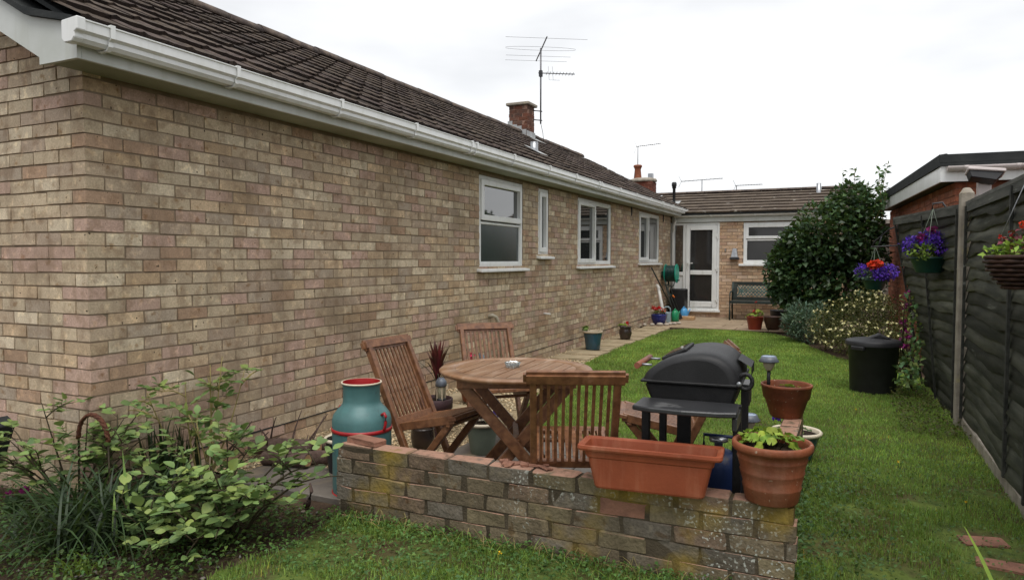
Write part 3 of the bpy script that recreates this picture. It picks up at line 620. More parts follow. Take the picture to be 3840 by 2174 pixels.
# door: side light + glazed door
def fbars(mb, x0, x1, z0, z1, y0, y1, t):
    mb.box(x0, x0 + t, y0, y1, z0, z1); mb.box(x1 - t, x1, y0, y1, z0, z1); mb.box(x0 + t, x1 - t, y0, y1, z0, z0 + t); mb.box(x0 + t, x1 - t, y0, y1, z1 - t, z1)
mb = MB(); fbars(mb, .03, 1.09, .2, 2.19, YB - .012, YB + .06, .05); mb.box(.27, .33, YB - .011, YB + .058, .25, 2.14); mb.box(.08, .27, YB - .01, YB + .05, .98, 1.06)
df = mb.build('door_frame', 'white_upvc', wing, bevel=.004)
MB().box(.08, .27, YB + .02, YB + .03, 1.06, 2.14).build('pane', 'pane_brown', df); MB().box(.08, .27, YB + .015, YB + .028, .25, .98).build('panel', 'white_upvc', df)
MB().box(.02, 1.12, YB - .07, YB + .0, .145, .198).build('threshold', 'white_upvc', df, bevel=.006)
MB().box(.55, .84, YB - .022, YB - .012, 2.145, 2.16).build('trickle_vent', 'white_upvc', df)
mb = MB(); x0, x1, z0, z1 = .335, 1.035, .255, 2.135; y0, y1 = YB - .022, YB + .04
mb.box(x0, x0 + .1, y0, y1, z0, z1); mb.box(x1 - .1, x1, y0, y1, z0, z1); mb.box(x0 + .1, x1 - .1, y0, y1, z0, z0 + .13); mb.box(x0 + .1, x1 - .1, y0, y1, z1 - .11, z1); mb.box(x0 + .1, x1 - .1, y0, y1, 1.0, 1.1)
dr = mb.build('door', 'white_upvc', wing, bevel=.006)
for za, zb in ((.385, 1.0), (1.1, 2.025)): MB().box(x0 + .095, x1 - .095, YB + .01, YB + .018, za - .003, zb + .003).build('pane', 'pane_dark', dr)
MB().box(x0 + .03, x0 + .06, y0 - .012, y0, 1.12, 1.34).box(x0 + .035, x0 + .17, y0 - .05, y0 - .032, 1.255, 1.275).box(x0 + .035, x0 + .053, y0 - .05, y0, 1.255, 1.275).build('handle', 'white_upvc', dr, bevel=.003)
for z in (.42, 1.12, 1.86): MB().box(x1 - .03, x1 + .03, y0 - .014, y0, z, z + .02).box(x1 + .0, x1 + .03, y0 - .02, y0, z - .04, z + .06).build('hinge', 'white_upvc', dr)
# wing window
mb = MB(); fbars(mb, WW[0] + .003, WW[1] - .003, WW[2] + .003, WW[3] - .003, YB - .005, YB + .06, .055); wn = mb.build('window', 'white_upvc', wing, bevel=.004)
for za, zb, pr in ((.62, 1, 1), (0, .6, 0)):
    ih = WW[3] - WW[2] - .1; a, b_ = WW[2] + .05 + za * ih, WW[2] + .05 + zb * ih; mb = MB(); t = .06 if pr else .03
    fbars(mb, WW[0] + .05, WW[1] - .05, a, b_, YB - (.018 if pr else .002), YB + .05, t); mb.build('sash', 'white_upvc', wn, bevel=.004)
    MB().box(WW[0] + .05 + t - .003, WW[1] - .05 - t + .003, YB + .02, YB + .026, a + t - .003, b_ - t + .003).build('pane', 'pane_dark', wn)
MB().box(WW[0] - .09, WW[1] + .09, YB - .075, YB + .02, WW[2] - .05, WW[2] - .002).build('sill', 'white_upvc', wn, bevel=.006)
MB().box(1.86, 2.2, YB - .016, YB - .005, 2.125, 2.14).build('trickle_vent', 'white_upvc', wn)
# fascia, gutter, roof
MB().box(.02, 3.75, YB - .055, YB - .003, 2.203, 2.335).build('fascia', 'white_paint', wing, bevel=.003)
MB().box(-.3, 3.75, YB - .05, YB + .3, 2.337, 2.41).build('flashing_band', 'dark_band', wing)
gp2 = [(.0, .0), (.012, -.035), (.04, -.055), (.075, -.055), (.1, -.035), (.112, .0), (.112, .012), (.104, .012), (.104, 0), (.094, -.03), (.072, -.046), (.043, -.046), (.02, -.03), (.008, 0)]
gu2 = MB().prism(gp2, .08, 3.8, lambda p, t: (t, YB - .058 - p[0], 2.375 + p[1])).build('gutter', 'white_upvc', wing)
for x in (.9, 1.85, 2.8): MB().prism([(-.001, .012), (.01, -.04), (.038, -.06), (.077, -.06), (.105, -.04), (.116, .0), (.116, .016)], x, x + .04, lambda p, t: (t, YB - .058 - p[0], 2.374 + p[1])).build('bracket', 'white_upvc', gu2)
MB().tube([(.1, YB - .1, 2.36), (.1, YB - .1, 2.25), (.06, YB - .07, 2.12), (.06, YB - .07, 2.05), (.045, YB - .045, 1.95), (.045, YB - .045, .1)], .034, 10).build('downpipe', 'white_upvc', wing)
MB().box(-.02, .025, YB - .02, YB - .002, .1, 2.2).build('cover_strip', 'white_upvc', wing)
A2 = R(17.5); ups = Vector((0, math.cos(A2), math.sin(A2))); nr2 = Vector((0, -math.sin(A2), math.cos(A2)))
wr = MB().prism([(13.92, 2.40), (15.85, 2.40 + 1.93 * math.tan(A2)), (17.8, 2.40), (17.8, 2.36), (13.92, 2.36)], -.6, 3.85, lambda p, t: (t, p[0], p[1])).build('roof', 'felt', wing)
for j in range(7):
    x = -.6
    while x < 3.7:
        L = .39; p = Vector((x, 13.90, 2.415)) + ups * (j * .285) + nr2 * rnd.uniform(-.003, .003); k = rnd.uniform(.9, 1.1); mb = MB()
        B = Matrix(((1, 0, 0), tuple(ups), tuple(nr2))).transposed(); T = Matrix.Translation(p) @ B.to_4x4() @ Matrix.Rotation(rnd.gauss(0, .004), 4, 'Z')
        mb.add([T @ Vector(q) for q in ((0, -.012, .024), (L - .002, -.012, .024), (L - .002, .3, -.006), (0, .3, -.006), (0, .0, -.012), (L - .002, .0, -.012))], [(0, 1, 2, 3), (4, 5, 1, 0)], (k, k * .97, k * .93))
        mb.build('tile', 'wing_tile', wr, tone=True, fix=False)
        x += L
x = -.9
while x < 3.7:
    pts = [(15.85 + .13 * math.cos(a), 3.02 + .06 * math.sin(a)) for a in [math.pi * i / 6 for i in range(7)]]; MB().prism(pts, x, x + .44, lambda p, t: (t, p[0], p[1]), smooth=True).build('ridge_tile', 'ridge', wr); x += .45
MB().lathe([(.035, -.3), (.035, .28), (.05, .285), (.05, .33), (.06, .34), (.062, .40), (.045, .435), (0, .44)], 14, (-.13, 14.9, 2.8)).build('soil_vent', 'black_plastic', wr)
MB().box(-.27, .02, 14.72, 15.05, 0, .006, T=Matrix.Translation((0, 14.9, 2.743)) @ Matrix.Rotation(A2, 4, 'X') @ Matrix.Translation((0, -14.9, 0))).build('vent_slate', 'lead', wr)
MB().lathe([(0, .24), (.05, .24), (.05, -.1)], 12, (3.1, 15.4, 2.87)).build('flue', 'steel', wr)

# ================================================================== LOW GARDEN WALL
OP = [(.125, .105, .076), (.135, .108, .07), (.115, .1, .08), (.14, .115, .07), (.12, .096, .064), (.14, .1, .07)]
OP = [tuple(1.2 * x for x in q) for q in OP]
gw = thing('garden_wall', 'low crumbling brick wall stained yellow and grey in the foreground', 'wall', (2.4, .55, 0))
GX0, GX1, GY0, GY1, GZ = 1.262, 3.535, .497, .602, .372
gcore = MB().box(GX0 + .02, GX1 - .012, GY0 + .0035, GY1 - .004, -.1, GZ - .008); gcore.box(3.365, 3.46, GY1 - .01, 2.42, -.1, GZ - .02)
gcb = gcore.build('core', 'old_mortar', gw)
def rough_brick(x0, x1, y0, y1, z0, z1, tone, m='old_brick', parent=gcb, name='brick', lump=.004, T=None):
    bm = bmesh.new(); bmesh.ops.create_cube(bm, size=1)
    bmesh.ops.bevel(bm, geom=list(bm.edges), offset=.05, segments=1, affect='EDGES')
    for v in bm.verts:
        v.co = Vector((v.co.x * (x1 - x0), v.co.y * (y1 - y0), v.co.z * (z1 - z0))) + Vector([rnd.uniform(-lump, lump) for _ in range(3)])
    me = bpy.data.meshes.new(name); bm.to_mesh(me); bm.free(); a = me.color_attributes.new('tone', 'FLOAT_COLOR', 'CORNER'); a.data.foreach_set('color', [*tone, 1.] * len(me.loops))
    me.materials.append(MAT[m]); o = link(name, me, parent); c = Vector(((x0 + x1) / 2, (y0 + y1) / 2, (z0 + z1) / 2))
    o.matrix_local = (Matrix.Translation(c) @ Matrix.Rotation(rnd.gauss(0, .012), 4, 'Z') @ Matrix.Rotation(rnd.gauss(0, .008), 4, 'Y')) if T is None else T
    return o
def tint(t, k=None):
    k = k or rnd.uniform(.75, 1.25); return tuple(x * k for x in t)
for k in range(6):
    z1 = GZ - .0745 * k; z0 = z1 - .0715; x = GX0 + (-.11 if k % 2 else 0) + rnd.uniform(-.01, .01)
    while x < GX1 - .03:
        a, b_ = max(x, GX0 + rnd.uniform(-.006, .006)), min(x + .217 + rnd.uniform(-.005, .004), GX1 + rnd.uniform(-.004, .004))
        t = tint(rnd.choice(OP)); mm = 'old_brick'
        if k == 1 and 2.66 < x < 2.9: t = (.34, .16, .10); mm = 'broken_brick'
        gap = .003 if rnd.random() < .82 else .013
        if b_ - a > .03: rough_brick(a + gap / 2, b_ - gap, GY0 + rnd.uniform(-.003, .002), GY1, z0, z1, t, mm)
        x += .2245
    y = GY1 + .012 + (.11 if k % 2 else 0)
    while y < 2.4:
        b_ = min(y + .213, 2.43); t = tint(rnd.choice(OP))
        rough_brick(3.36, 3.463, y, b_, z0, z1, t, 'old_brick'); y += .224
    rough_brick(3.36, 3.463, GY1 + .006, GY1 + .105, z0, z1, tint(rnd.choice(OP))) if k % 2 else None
rough_brick(1.27, 1.485, .52, .61, .372, .40, (.36, .25, .18), 'broken_brick', gcb, 'loose_brick', T=Matrix.Translation((1.40, .572, .386)) @ Matrix.Rotation(-.16, 4, 'Z'))
def flakes(par, n, x0, x1, y0, y1, z):
    for i in range(n):
        x, y = rnd.uniform(x0, x1), rnd.uniform(y0, y1); s = rnd.uniform(.012, .035); o = rough_brick(-s, s, -s * .6, s * .6, -.004, .004, (.3, .17, .12), 'broken_brick', par, 'flake', .004, Matrix.Translation((x, y, z)) @ Matrix.Rotation(rnd.uniform(0, 3), 4, 'Z') @ Matrix.Rotation(rnd.uniform(-.3, .3), 4, 'X'))
flakes(gcb, 9, 2.2, 2.45, .515, .595, .378)

# ================================================================== FENCE
FP = lambda y, z: 4.555
def fence_panel(label, y0, y1, ztop, z0, xf, parentloc):
    p = thing('lap_fence', label, 'fence', parentloc, group=None); n = 18; pitch = (ztop - .05 - z0) / n; seg = 10
    for i in range(n):
        zb = z0 + i * pitch; hgt = pitch + .028; t = rnd.uniform(.5, 1.9); ph = rnd.uniform(0, 6); am = rnd.uniform(.007, .02); V = []; F = []; vs = []
        for s in range(seg + 1):
            y = y0 + (y1 - y0) * s / seg; wv = am * math.sin(ph + s * .9) + am * .6 * math.sin(ph * 2 + s * 2.1); wob = .008 * math.sin(ph + s * .6)
            xo = xf(y, zb); lo_ = zb + wv
            vs += [(xo - .046 + wob, y, lo_), (xf(y, zb + hgt) - .008, y, zb + hgt), (xo - .03 + wob, y, lo_), (xf(y, zb + hgt) + .004, y, zb + hgt)]
        fs = []
        for s in range(seg):
            a, b2 = s * 4, s * 4 + 4; fs += [(a, b2, b2 + 1, a + 1), (a + 2, a + 3, b2 + 3, b2 + 2)]
        mb = MB().add(vs, fs, (t, t, t), True); mb.add(vs, [(s * 4, s * 4 + 2, s * 4 + 6, s * 4 + 4) for s in range(seg)], (t * 2.4, t * 2.4, t * 2.3)); mb.build('slat', 'fence_wood', p, tone=True)
    for y in (y0 + .03, (y0 + .55 if y1 - y0 > 2 else (y0 + y1) / 2), y1 - .03):
        mb = MB(); q = [(xf(y, z) - .052, z) for z in (z0 - .02, (z0 + ztop) / 2, ztop - .03)]
        for (xa, za), (xb, zb) in zip(q, q[1:]): mb.bar((xa, y, za), (xb, y, zb + .001), .034, .018, (0, 1, 0))
        mb.t = [(.45, .45, .45)] * len(mb.t); mb.build('batten', 'fence_wood', p, tone=True, fix=False)
    mb = MB(); m_ = 6; pts = [(xf(y0 + (y1 - y0) * i / m_, ztop) - .012, y0 + (y1 - y0) * i / m_, ztop) for i in range(m_ + 1)]
    for a, b2 in zip(pts, pts[1:]): mb.bar(a, b2, .085, .022, (1, 0, .1))
    mb.build('capping', 'fence_cap', p)
    mb = MB()
    for a, b2 in zip(pts, pts[1:]): mb.bar((a[0] - .03, a[1], a[2] - .045), (b2[0] - .03, b2[1], b2[2] - .045), .02, .06, (1, 0, 0))
    mb.build('top_rail', 'fence_wood', p, tone=True, fix=False); return p
flat = lambda y, z: 4.60
def lean(y, z):
    t = (y - 4.3) / 1.8; t = min(max(t, 0), 1); return 4.565 - t * (.07 + .32 * (max(z, 0) / 1.8) ** 1.25) + .02 * math.sin(z * 4) * t
fence_panel('upright dark weathered lap fence panel with wicker basket before it', 1.9, 4.18, 1.80, .10, flat, (4.6, 3.3, 0))
fence_panel('dark lap fence panel nearest the camera, beyond the picture edge', 0.0, 1.78, 1.84, .10, flat, (4.6, 1.4, 0))
fence_panel('bowed dark lap fence panel leaning over beside the dustbin', 4.30, 6.10, 1.79, .06, lean, (4.4, 5.2, 0))
def post(label, x, y, h):
    o = MB().box(x - .048, x + .048, y - .048, y + .048, -.1, h - .05).add([(x - .048, y - .048, h - .05), (x + .048, y - .048, h - .05), (x + .048, y + .048, h - .05), (x - .048, y + .048, h - .05), (x - .02, y, h), (x + .02, y, h)], [(0, 1, 5, 4), (1, 2, 5), (2, 3, 4, 5), (3, 0, 4)])
    o = o.build('fence_post', 'concrete', None, bevel=.008); setprops(o, label, 'post', 'concrete fence posts')
post('tall pale concrete fence post between the two dark panels', 4.56, 4.24, 1.93)
post('concrete fence post just showing behind the bowed panel', 4.60, 6.2, 1.87)
post('concrete fence post beyond the picture edge by the wicker basket', 4.60, 1.84, 1.93)
gb = MB().box(4.555, 4.60, .0, 4.18, -.05, .085).build('gravel_board', 'concrete', None, bevel=.006); setprops(gb, 'pale concrete gravel board under the dark fence', 'gravel board')

# ================================================================== NEIGHBOUR'S GARAGE
garage = thing('garage', 'red brick garage with flat felt roof behind the fence', 'garage', (4.80, 6.95, 0), R(4.2))
GL, GWd, GH = 5.3, 4.2, 2.225       # local: +y back, +x right; near left corner at origin
gcx = MB().box(.008, .2, .008, GL, -.05, GH).box(.2, GWd, .008, .2, -.05, GH).box(.2, GWd, GL - .2, GL, -.05, GH).box(GWd - .2, GWd, .2, GL - .2, -.05, GH)
gwl = gcx.build('wall', 'red_mortar', garage, world=False)
GP_ = [(.36, .13, .075), (.40, .15, .085), (.32, .11, .065), (.42, .18, .11), (.30, .12, .08)]
cc = [((.05125, (a + b_) / 2, (za + zb) / 2), (.1025, b_ - a, zb - za)) for a, b_, za, zb in courses(0, GL, 0, GH, GH, lambda k: .1125 if k % 2 else 0)]
cc += [(((a + b_) / 2, .05125, (za + zb) / 2), (b_ - a, .1025, zb - za)) for a, b_, za, zb in courses(0, GWd, 0, GH, GH, lambda k: 0 if k % 2 else .1125)]
emit_bricks(cc, gwl, 'red_brick', GP_, 280, Matrix.Translation((4.80, 6.95, 0)) @ Matrix.Rotation(R(4.2), 4, 'Z'))
MB().box(-.16, GWd + .15, -.16, GL + .15, GH + .02, GH + .04).build('soffit', 'dark_band', garage, world=False)
mb = MB().box(-.18, -.16, -.18, GL + .17, GH - .01, GH + .16); mb.box(-.16, GWd + .17, -.18, -.16, GH - .01, GH + .16); mb.build('fascia', 'white_upvc', garage, world=False)
mb = MB().box(-.2, GWd + .19, -.2, GL + .19, GH + .161, GH + .20); mb.prism([(-.2, GH + .2), (-.2, GH + .29), (-.13, GH + .3), (.02, GH + .2)], -.2, GL + .19, lambda p, t: (p[0], t, p[1])); mb.prism([(-.2, GH + .2), (-.2, GH + .29), (-.13, GH + .3), (.02, GH + .2)], -.19, GWd + .19, lambda p, t: (t, p[0] - .003, p[1])); mb.build('roof', 'felt', garage, world=False)
gg = [(.055 * math.cos(a), .055 * math.sin(a)) for a in [math.pi + math.pi * i / 8 for i in range(9)]]
mb = MB().prism(gg, -.13, GWd, lambda p, t: (t, -.24 + p[0], GH + .15 + p[1]), smooth=True); gt = mb.build('gutter', 'pinkish_white', garage, world=False)
for x in (.02, .5, .9): MB().prism([(1.12 * a, 1.12 * b_) for a, b_ in gg], x, x + .05, lambda p, t: (t, -.24 + p[0], GH + .151 + p[1]), smooth=True).build('bracket', 'pinkish_white', gt, world=False)
# flood light on the garage corner
fl_ = thing('floodlight', 'small pale security floodlight under the garage gutter', 'light', (4.98, 6.3, 2.1))
T = Matrix.Translation((4.97, 6.25, 2.235)) @ Matrix.Rotation(.12, 4, 'Y') @ Matrix.Rotation(-.25, 4, 'X')
MB().box(-.16, .17, -.1, .1, .0, .035, T=T).build('hood', 'pinkish_white', fl_, bevel=.008); MB().prism([(-.15, 0), (.16, 0), (.1, -.09), (-.12, -.07)], -.08, .08, lambda p, t: T @ Vector((p[0], t, p[1]))).build('housing', 'black_plastic', fl_, bevel=.006)
MB().box(4.93, 5.05, 6.33, 6.45, 1.95, 2.2).build('sensor_box', 'pinkish_white', fl_, bevel=.01); MB().box(4.96, 5.02, 6.45, 6.83, 2.02, 2.06).build('wall_arm', 'pinkish_white', fl_)

# ================================================================== FAR ROOFS, CHIMNEY, AERIALS
fc = thing('neighbour_house', 'red brick chimney with clay pot on a roof behind the wing', 'house', (-2.3, 20.3, 0))
MB().box(-6, 3, 19.2, 24.2, -.05, 2.5).build('wall', 'red_mortar', fc); MB().prism([(19, 2.5), (21.7, 2.95), (24.4, 2.5)], -6.2, 3.2, lambda p, t: (t, p[0], p[1])).build('roof', 'wing_tile', fc, tone=True)
c_ = MB().box(-2.655, -1.975, 20.01, 20.56, 2.5, 3.86).build('chimney', 'red_mortar', fc)
emit_bricks(ring_bricks(-2.67, -1.96, 20, 20.57, 2.9, 3.86, 3.86), c_, 'red_brick', [(.13, .038, .025), (.1, .032, .022), (.15, .05, .033)], 120)
MB().lathe([(0, .0), (.43, .0), (.45, .04), (.42, .1), (.3, .13), (0, .13)], 20, (-2.32, 20.28, 3.862), sy=.8).build('coping', 'concrete', c_)
MB().lathe([(.13, 0), (.12, .1), (.1, .3), (.12, .36), (.14, .38), (.14, .43), (.11, .45), (.0, .45)], 16, (-2.5, 20.25, 3.98)).build('chimney_pot', 'terracotta_old', c_)
MB().box(-2.15, -2.0, 20.2, 20.35, 3.99, 4.13).build('flue_terminal', 'steel', c_)
def aerial(label, base, mast_h, beam_dir, beam_l, nel, el, r=.008, beam_off=-.15, pos=1.0):
    a = thing('tv_aerial', label, 'aerial', base, group='rooftop aerials'); b_ = Vector(base); d = Vector(beam_dir).normalized(); s = Vector((-d.y, d.x, 0)).normalized()
    MB().tube([b_, b_ + Vector((0, 0, mast_h))], r * 1.4, 6).build('mast', 'aerial_metal', a)
    h = b_ + Vector((0, 0, mast_h * pos)); MB().tube([h + d * beam_off, h + d * (beam_l + beam_off)], r, 6).build('boom', 'aerial_metal', a)
    for i in range(nel):
        p = h + d * (beam_off + beam_l * (i + .5) / nel); MB().tube([p - s * el / 2, p + s * el / 2], r * .55, 5).build('element', 'aerial_metal', a)
    p = h + d * (beam_off + .02)
    for k in (-1, 1): MB().tube([p, p - d * .12 + Vector((0, 0, k * .22))], r * .5, 5).build('reflector', 'aerial_metal', a)
    return a
mst = Vector((-1.86, 10.62, 4.05))
ae = thing('tv_aerial', 'tall mast with wide rod aerials bracketed to the near chimney', 'aerial', mst, group='rooftop aerials')
MB().tube([mst, mst + Vector((0, 0, 1.49))], .017, 8).build('mast', 'aerial_metal', ae)
for z in (4.12, 4.30): MB().tube([(-1.965, 10.5, z), (-1.86, 10.62, z), (-1.84, 10.65, z)], .012, 6).build('bracket', 'aerial_metal', ae)
bd = Vector((.53, -.85, .0)).normalized(); sd_ = Vector((.85, .53, 0)); top = mst + Vector((0, 0, 1.46))
MB().tube([top - bd * .62 + Vector((0, 0, -.05)), top + bd * .75 + Vector((0, 0, .02))], .012, 6).build('boom', 'aerial_metal', ae)
for o_, L in ((-.6, 1.65), (-.3, 1.7), (.73, 2.0)):
    c = top + bd * o_ + Vector((0, 0, -.03 + .04 * o_)); MB().tube([c - sd_ * L * .39, c + sd_ * L * .39], .0028, 5).build('element', 'aerial_metal', ae)
lp = []
for i in range(25):
    a = 2 * math.pi * i / 24; lp.append(top + sd_ * (max(-.7, min(.7, .75 * math.cos(a)))) + Vector((0, 0, .035 * math.sin(a) + .02)))
MB().tube(lp, .0028, 5, cap=False).build('folded_dipole', 'aerial_metal', ae)
mid = mst + Vector((0, 0, 1.0)); e2 = Vector((.88, .47, -.02)).normalized()
MB().tube([mid - e2 * .05, mid + e2 * .68], .01, 6).build('boom', 'aerial_metal', ae); MB().box(mid.x - .03, mid.x + .03, mid.y - .03, mid.y + .03, mid.z - .07, mid.z + .05).build('clamp', 'dark_metal', ae)
s2 = Vector((-e2.y, e2.x, 0))
for i in range(9): p = mid + e2 * (.12 + .065 * i); MB().tube([p - s2 * .12, p + s2 * .12], .005, 5).build('element', 'aerial_metal', ae)
for k in (.15, .23): MB().tube([mid + e2 * k + Vector((0, 0, .14)), mid + e2 * k + Vector((.02, 0, -.13)), mid + e2 * (k + .15) + Vector((0, 0, -.13))], .003, 5).build('reflector', 'aerial_metal', ae)
MB().tube([mst + Vector((0, 0, .02)), mst + Vector((.04, .02, -.18)), mst + Vector((.05, .05, -.4))], .006, 5).build('cable', 'black_plastic', ae)
aerial('aerial on the clay pot of the far red chimney', (-2.5, 20.25, 4.43), .60, (.95, -.3, 0), .9, 12, .16, .009, -.06)
aerial('forked aerial above the middle of the wing roof', (-1.48, 26, 2.8), 1.68, (.96, -.25, 0), 1.75, 10, .3, .012, -.9)
aerial('small aerial farther along above the wing roof', (-.17, 26, 2.8), 1.40, (.93, -.35, -.03), 1.1, 10, .25, .012, -.05)
hb = MB().box(-6, 8, 25.6, 30, -.05, 2.6).prism([(25.3, 2.6), (27.5, 2.85), (30.3, 2.6)], -6.2, 8.2, lambda p, t: (t, p[0], p[1])); o = hb.build('distant_house', 'wing_tile', None, tone=True); setprops(o, 'house hidden behind the wing carrying the two small aerials', 'house')

# ================================================================== TABLE AND CHAIRS
def make_chair(loc, rz, label, wood='teak'):
    """local x forward, y left; folding slatted chair"""
    c = thing('folding_chair', label, 'chair', loc, rz, 'slatted teak folding chairs')
    k = dict(world=False, bevel=.004)
    for s in (-1, 1):
        MB().bar((-.215, s * .187, .82), (.17, s * .187, .0), .032, .042, (0, 1, 0)).build('back_leg', wood, c, **k)
        MB().bar((.375, s * .153, .425), (.03, s * .153, 0), .03, .042, (0, 1, 0)).build('front_leg', wood, c, **k)
        MB().bar((.0, s * .170, .352), (.40, s * .170, .442), .024, .05, (0, 1, 0)).build('seat_rail', wood, c, **k)
    MB().bar((-.222, -.232, .828), (-.222, .232, .828), .045, .068, (1, 0, .45)).build('top_rail', wood, c, world=False, bevel=.014, seg=2)
    MB().bar((-.008, -.17, .385), (-.008, .17, .385), .022, .045, (1, 0, .45)).build('back_rail', wood, c, **k)
    MB().bar((.395, -.19, .445), (.395, .19, .445), .05, .026, (1, 0, .2)).build('front_rail', wood, c, **k)
    for x, z in ((.12, .11), (.10, .085), (.36, .40)): MB().bar((x, -.18, z), (x, .18, z), .018, .03, (0, 0, 1)).build('stretcher', wood, c, **k)
    for i in range(10):
        y = -.152 + .304 * i / 9
        MB().bar((-.018, y, .39), (-.208, y, .80), .0145, .011, (0, 1, 0)).build('back_slat', wood, c, world=False)
        MB().bar((.0, y, .368), (.385, y, .455), .024, .012, (0, 1, 0)).build('seat_slat', wood, c, world=False)
    return c
make_chair((1.31, 1.19, 0), R(-4), 'slatted folding chair standing next to the blue milk churn')
make_chair((1.335, 2.19, 0), R(-47), 'slatted folding chair between the round table and the house wall')
make_chair((2.535, .665, 0), R(113), 'slatted folding chair with its back to the low wall')
make_chair((2.88, 1.745, 0), R(195), 'slatted folding chair mostly hidden by the barbecue', 'teak')
tb = thing('garden_table', 'round slatted teak garden table on crossed folding legs', 'table', (2.0, 1.17, 0), R(4))
k = dict(world=False)
TZ = .733; RO, RI = .435, .345
prof = [(RI, -.024), (RO - .008, -.024), (RO, -.014), (RO + .001, -.006), (RO - .006, 0), (RI, 0), (RI, -.024)]
MB().lathe([(r, z + TZ) for r, z in prof], 72).build('rim', 'teak_top', tb, **k)
nsl = 10; wsl = 2 * RI / nsl
for i in range(nsl):
    x0 = -RI + i * wsl + .0025; x1 = x0 + wsl - .005; pts = []
    f = lambda x: math.sqrt(max(0, (RI - .002) ** 2 - x * x))
    xs = [x0 + (x1 - x0) * q / 4 for q in range(5)]; pts = [(x, f(x)) for x in xs] + [(x, -f(x)) for x in xs[::-1]]
    MB().prism(pts, TZ - .022, TZ - .001 + rnd.uniform(-.0012, .0008), lambda p, t: (p[0], p[1], t)).build('slat', 'teak_top', tb, **k)
a0 = R(22); ux, uy = Vector((math.cos(a0), math.sin(a0), 0)), Vector((-math.sin(a0), math.cos(a0), 0))
for s in (-.26, .26): MB().bar(uy * s - ux * .30 + Vector((0, 0, TZ - .048)), uy * s + ux * .30 + Vector((0, 0, TZ - .048)), .03, .045, uy).build('apron', 'teak', tb, bevel=.003, **k)
for s in (-.36, .36): MB().bar(ux * s * .85 - uy * .26 + Vector((0, 0, TZ - .05)), ux * s * .85 + uy * .26 + Vector((0, 0, TZ - .05)), .03, .045, ux).build('apron', 'teak', tb, bevel=.003, **k)
for s, o_ in ((-.23, 1), (.23, 1), (-.19, -1), (.19, -1)):
    MB().bar(uy * s - ux * .30 * o_ + Vector((0, 0, TZ - .05)), uy * s + ux * .28 * o_, .03, .062, uy).build('leg', 'teak', tb, bevel=.004, **k)
for s in (-.21,): MB().bar(uy * s * 1.1 + Vector((0, 0, .36)), uy * -s * 1.1 + Vector((0, 0, .36)), .03, .03, ux).build('stretcher', 'teak', tb, **k)
for q in (-.16, .16): MB().bar(ux * q - uy * .22 + Vector((0, 0, .12)), ux * q + uy * .22 + Vector((0, 0, .12)), .025, .035, ux).build('stretcher', 'teak', tb, **k)
at_ = thing('ashtray', 'small clear glass ashtray in the middle of the table', 'ashtray', (1.98, 1.17, TZ))
MB().lathe([(0, .003), (.032, .003), (.04, .03), (.047, .03), (.038, 0), (0, 0)], 24, (1.98, 1.17, TZ + .001)).build('bowl', 'clear_glass', at_)

# ================================================================== MILK CHURN
mc = thing('milk_churn', 'old milk churn painted turquoise with red bands and red mouth', 'churn', (1.19, .81, 0))
MB().lathe([(0, 0), (.158, 0), (.165, .012), (.167, .03), (.168, .40), (.168, .435), (.16, .465), (.138, .495), (.118, .515), (.108, .53), (.105, .545), (.104, .62), (.108, .632), (.112, .640)], 40).build('body', 'churn_paint', mc, world=False)
MB().lathe([(.106, .640), (.113, .642), (.1165, .647), (.113, .652), (.107, .650)], 40).build('rim', 'cream_glaze', mc, world=False)
MB().lathe([(.1065, .652), (.102, .60), (.1, .54), (.108, .5), (.09, .30), (0, .30)], 36).build('mouth_lining', 'red_paint', mc, world=False)
for z in (.383, .018): MB().lathe([(.1675, z - .011), (.1725, z - .009), (.1725, z + .009), (.1675, z + .011)], 40).build('band', 'red_paint', mc, world=False)
def arc_handle(ang, r0, z0):
    c_, s_ = math.cos(ang), math.sin(ang); P = lambda r, z: (c_ * r, s_ * r, z)
    return MB().tube([P(.167, .39), P(.178, .40), P(.186, .44), P(.188, .47), P(.176, .487), P(.155, .475)], .0085, 8)
arc_handle(R(-8), 0, 0).build('handle', 'red_paint', mc, world=False); arc_handle(R(172), 0, 0).build('handle', 'red_paint', mc, world=False)
ch_ = MB()
for i in range(5): p = Vector((-.108 - .004 * (i % 2), -.03, .61 - i * .014)); ch_.tube([p + Vector((0, math.cos(a) * .005, math.sin(a) * .009)) for a in [i_ * math.pi / 3 for i_ in range(7)]], .0016, 4, cap=False)
ch_.build('chain', 'dark_metal', mc, world=False)

# ================================================================== BARBECUE
bq = thing('barbecue', 'black hooded gas barbecue on a trolley with side shelf', 'barbecue', (3.05, 1.0, 0), R(3))
HX0, HX1, Y0, Y1 = -.215, .215, -.235, .27
def hoodprof(s):
    P = [(-.215, 0), (-.206, .022), (-.188, .044), (-.16, .066), (-.125, .086), (-.085, .103), (-.04, .117), (.005, .126), (.05, .129), (.09, .126), (.125, .116), (.155, .1), (.178, .08), (.195, .058), (.206, .036), (.212, .018), (.215, 0)]
    return [(x * s, z * (s if s > .99 else s * .97)) for x, z in P]
mb = MB(); ss = [(Y0 - .012, .80), (Y0 - .004, .93), (Y0 + .015, 1.0), (-.1, 1.0), (.1, 1.0), (Y1 - .015, 1.0), (Y1 + .004, .93), (Y1 + .012, .8)]
V = []
for y, s in ss: V += [(x, y, .795 + z) for x, z in hoodprof(s)]
n = 17; F = [(i * n + j, i * n + j + 1, (i + 1) * n + j + 1, (i + 1) * n + j) for i in range(len(ss) - 1) for j in range(n - 1)]
mb.add(V, F, smooth=True); mb.add(V[:n], [tuple(range(n))]); mb.add(V[-n:], [tuple(range(n))[::-1]]); hood = mb.build('hood', 'bbq_enamel', bq, world=False)
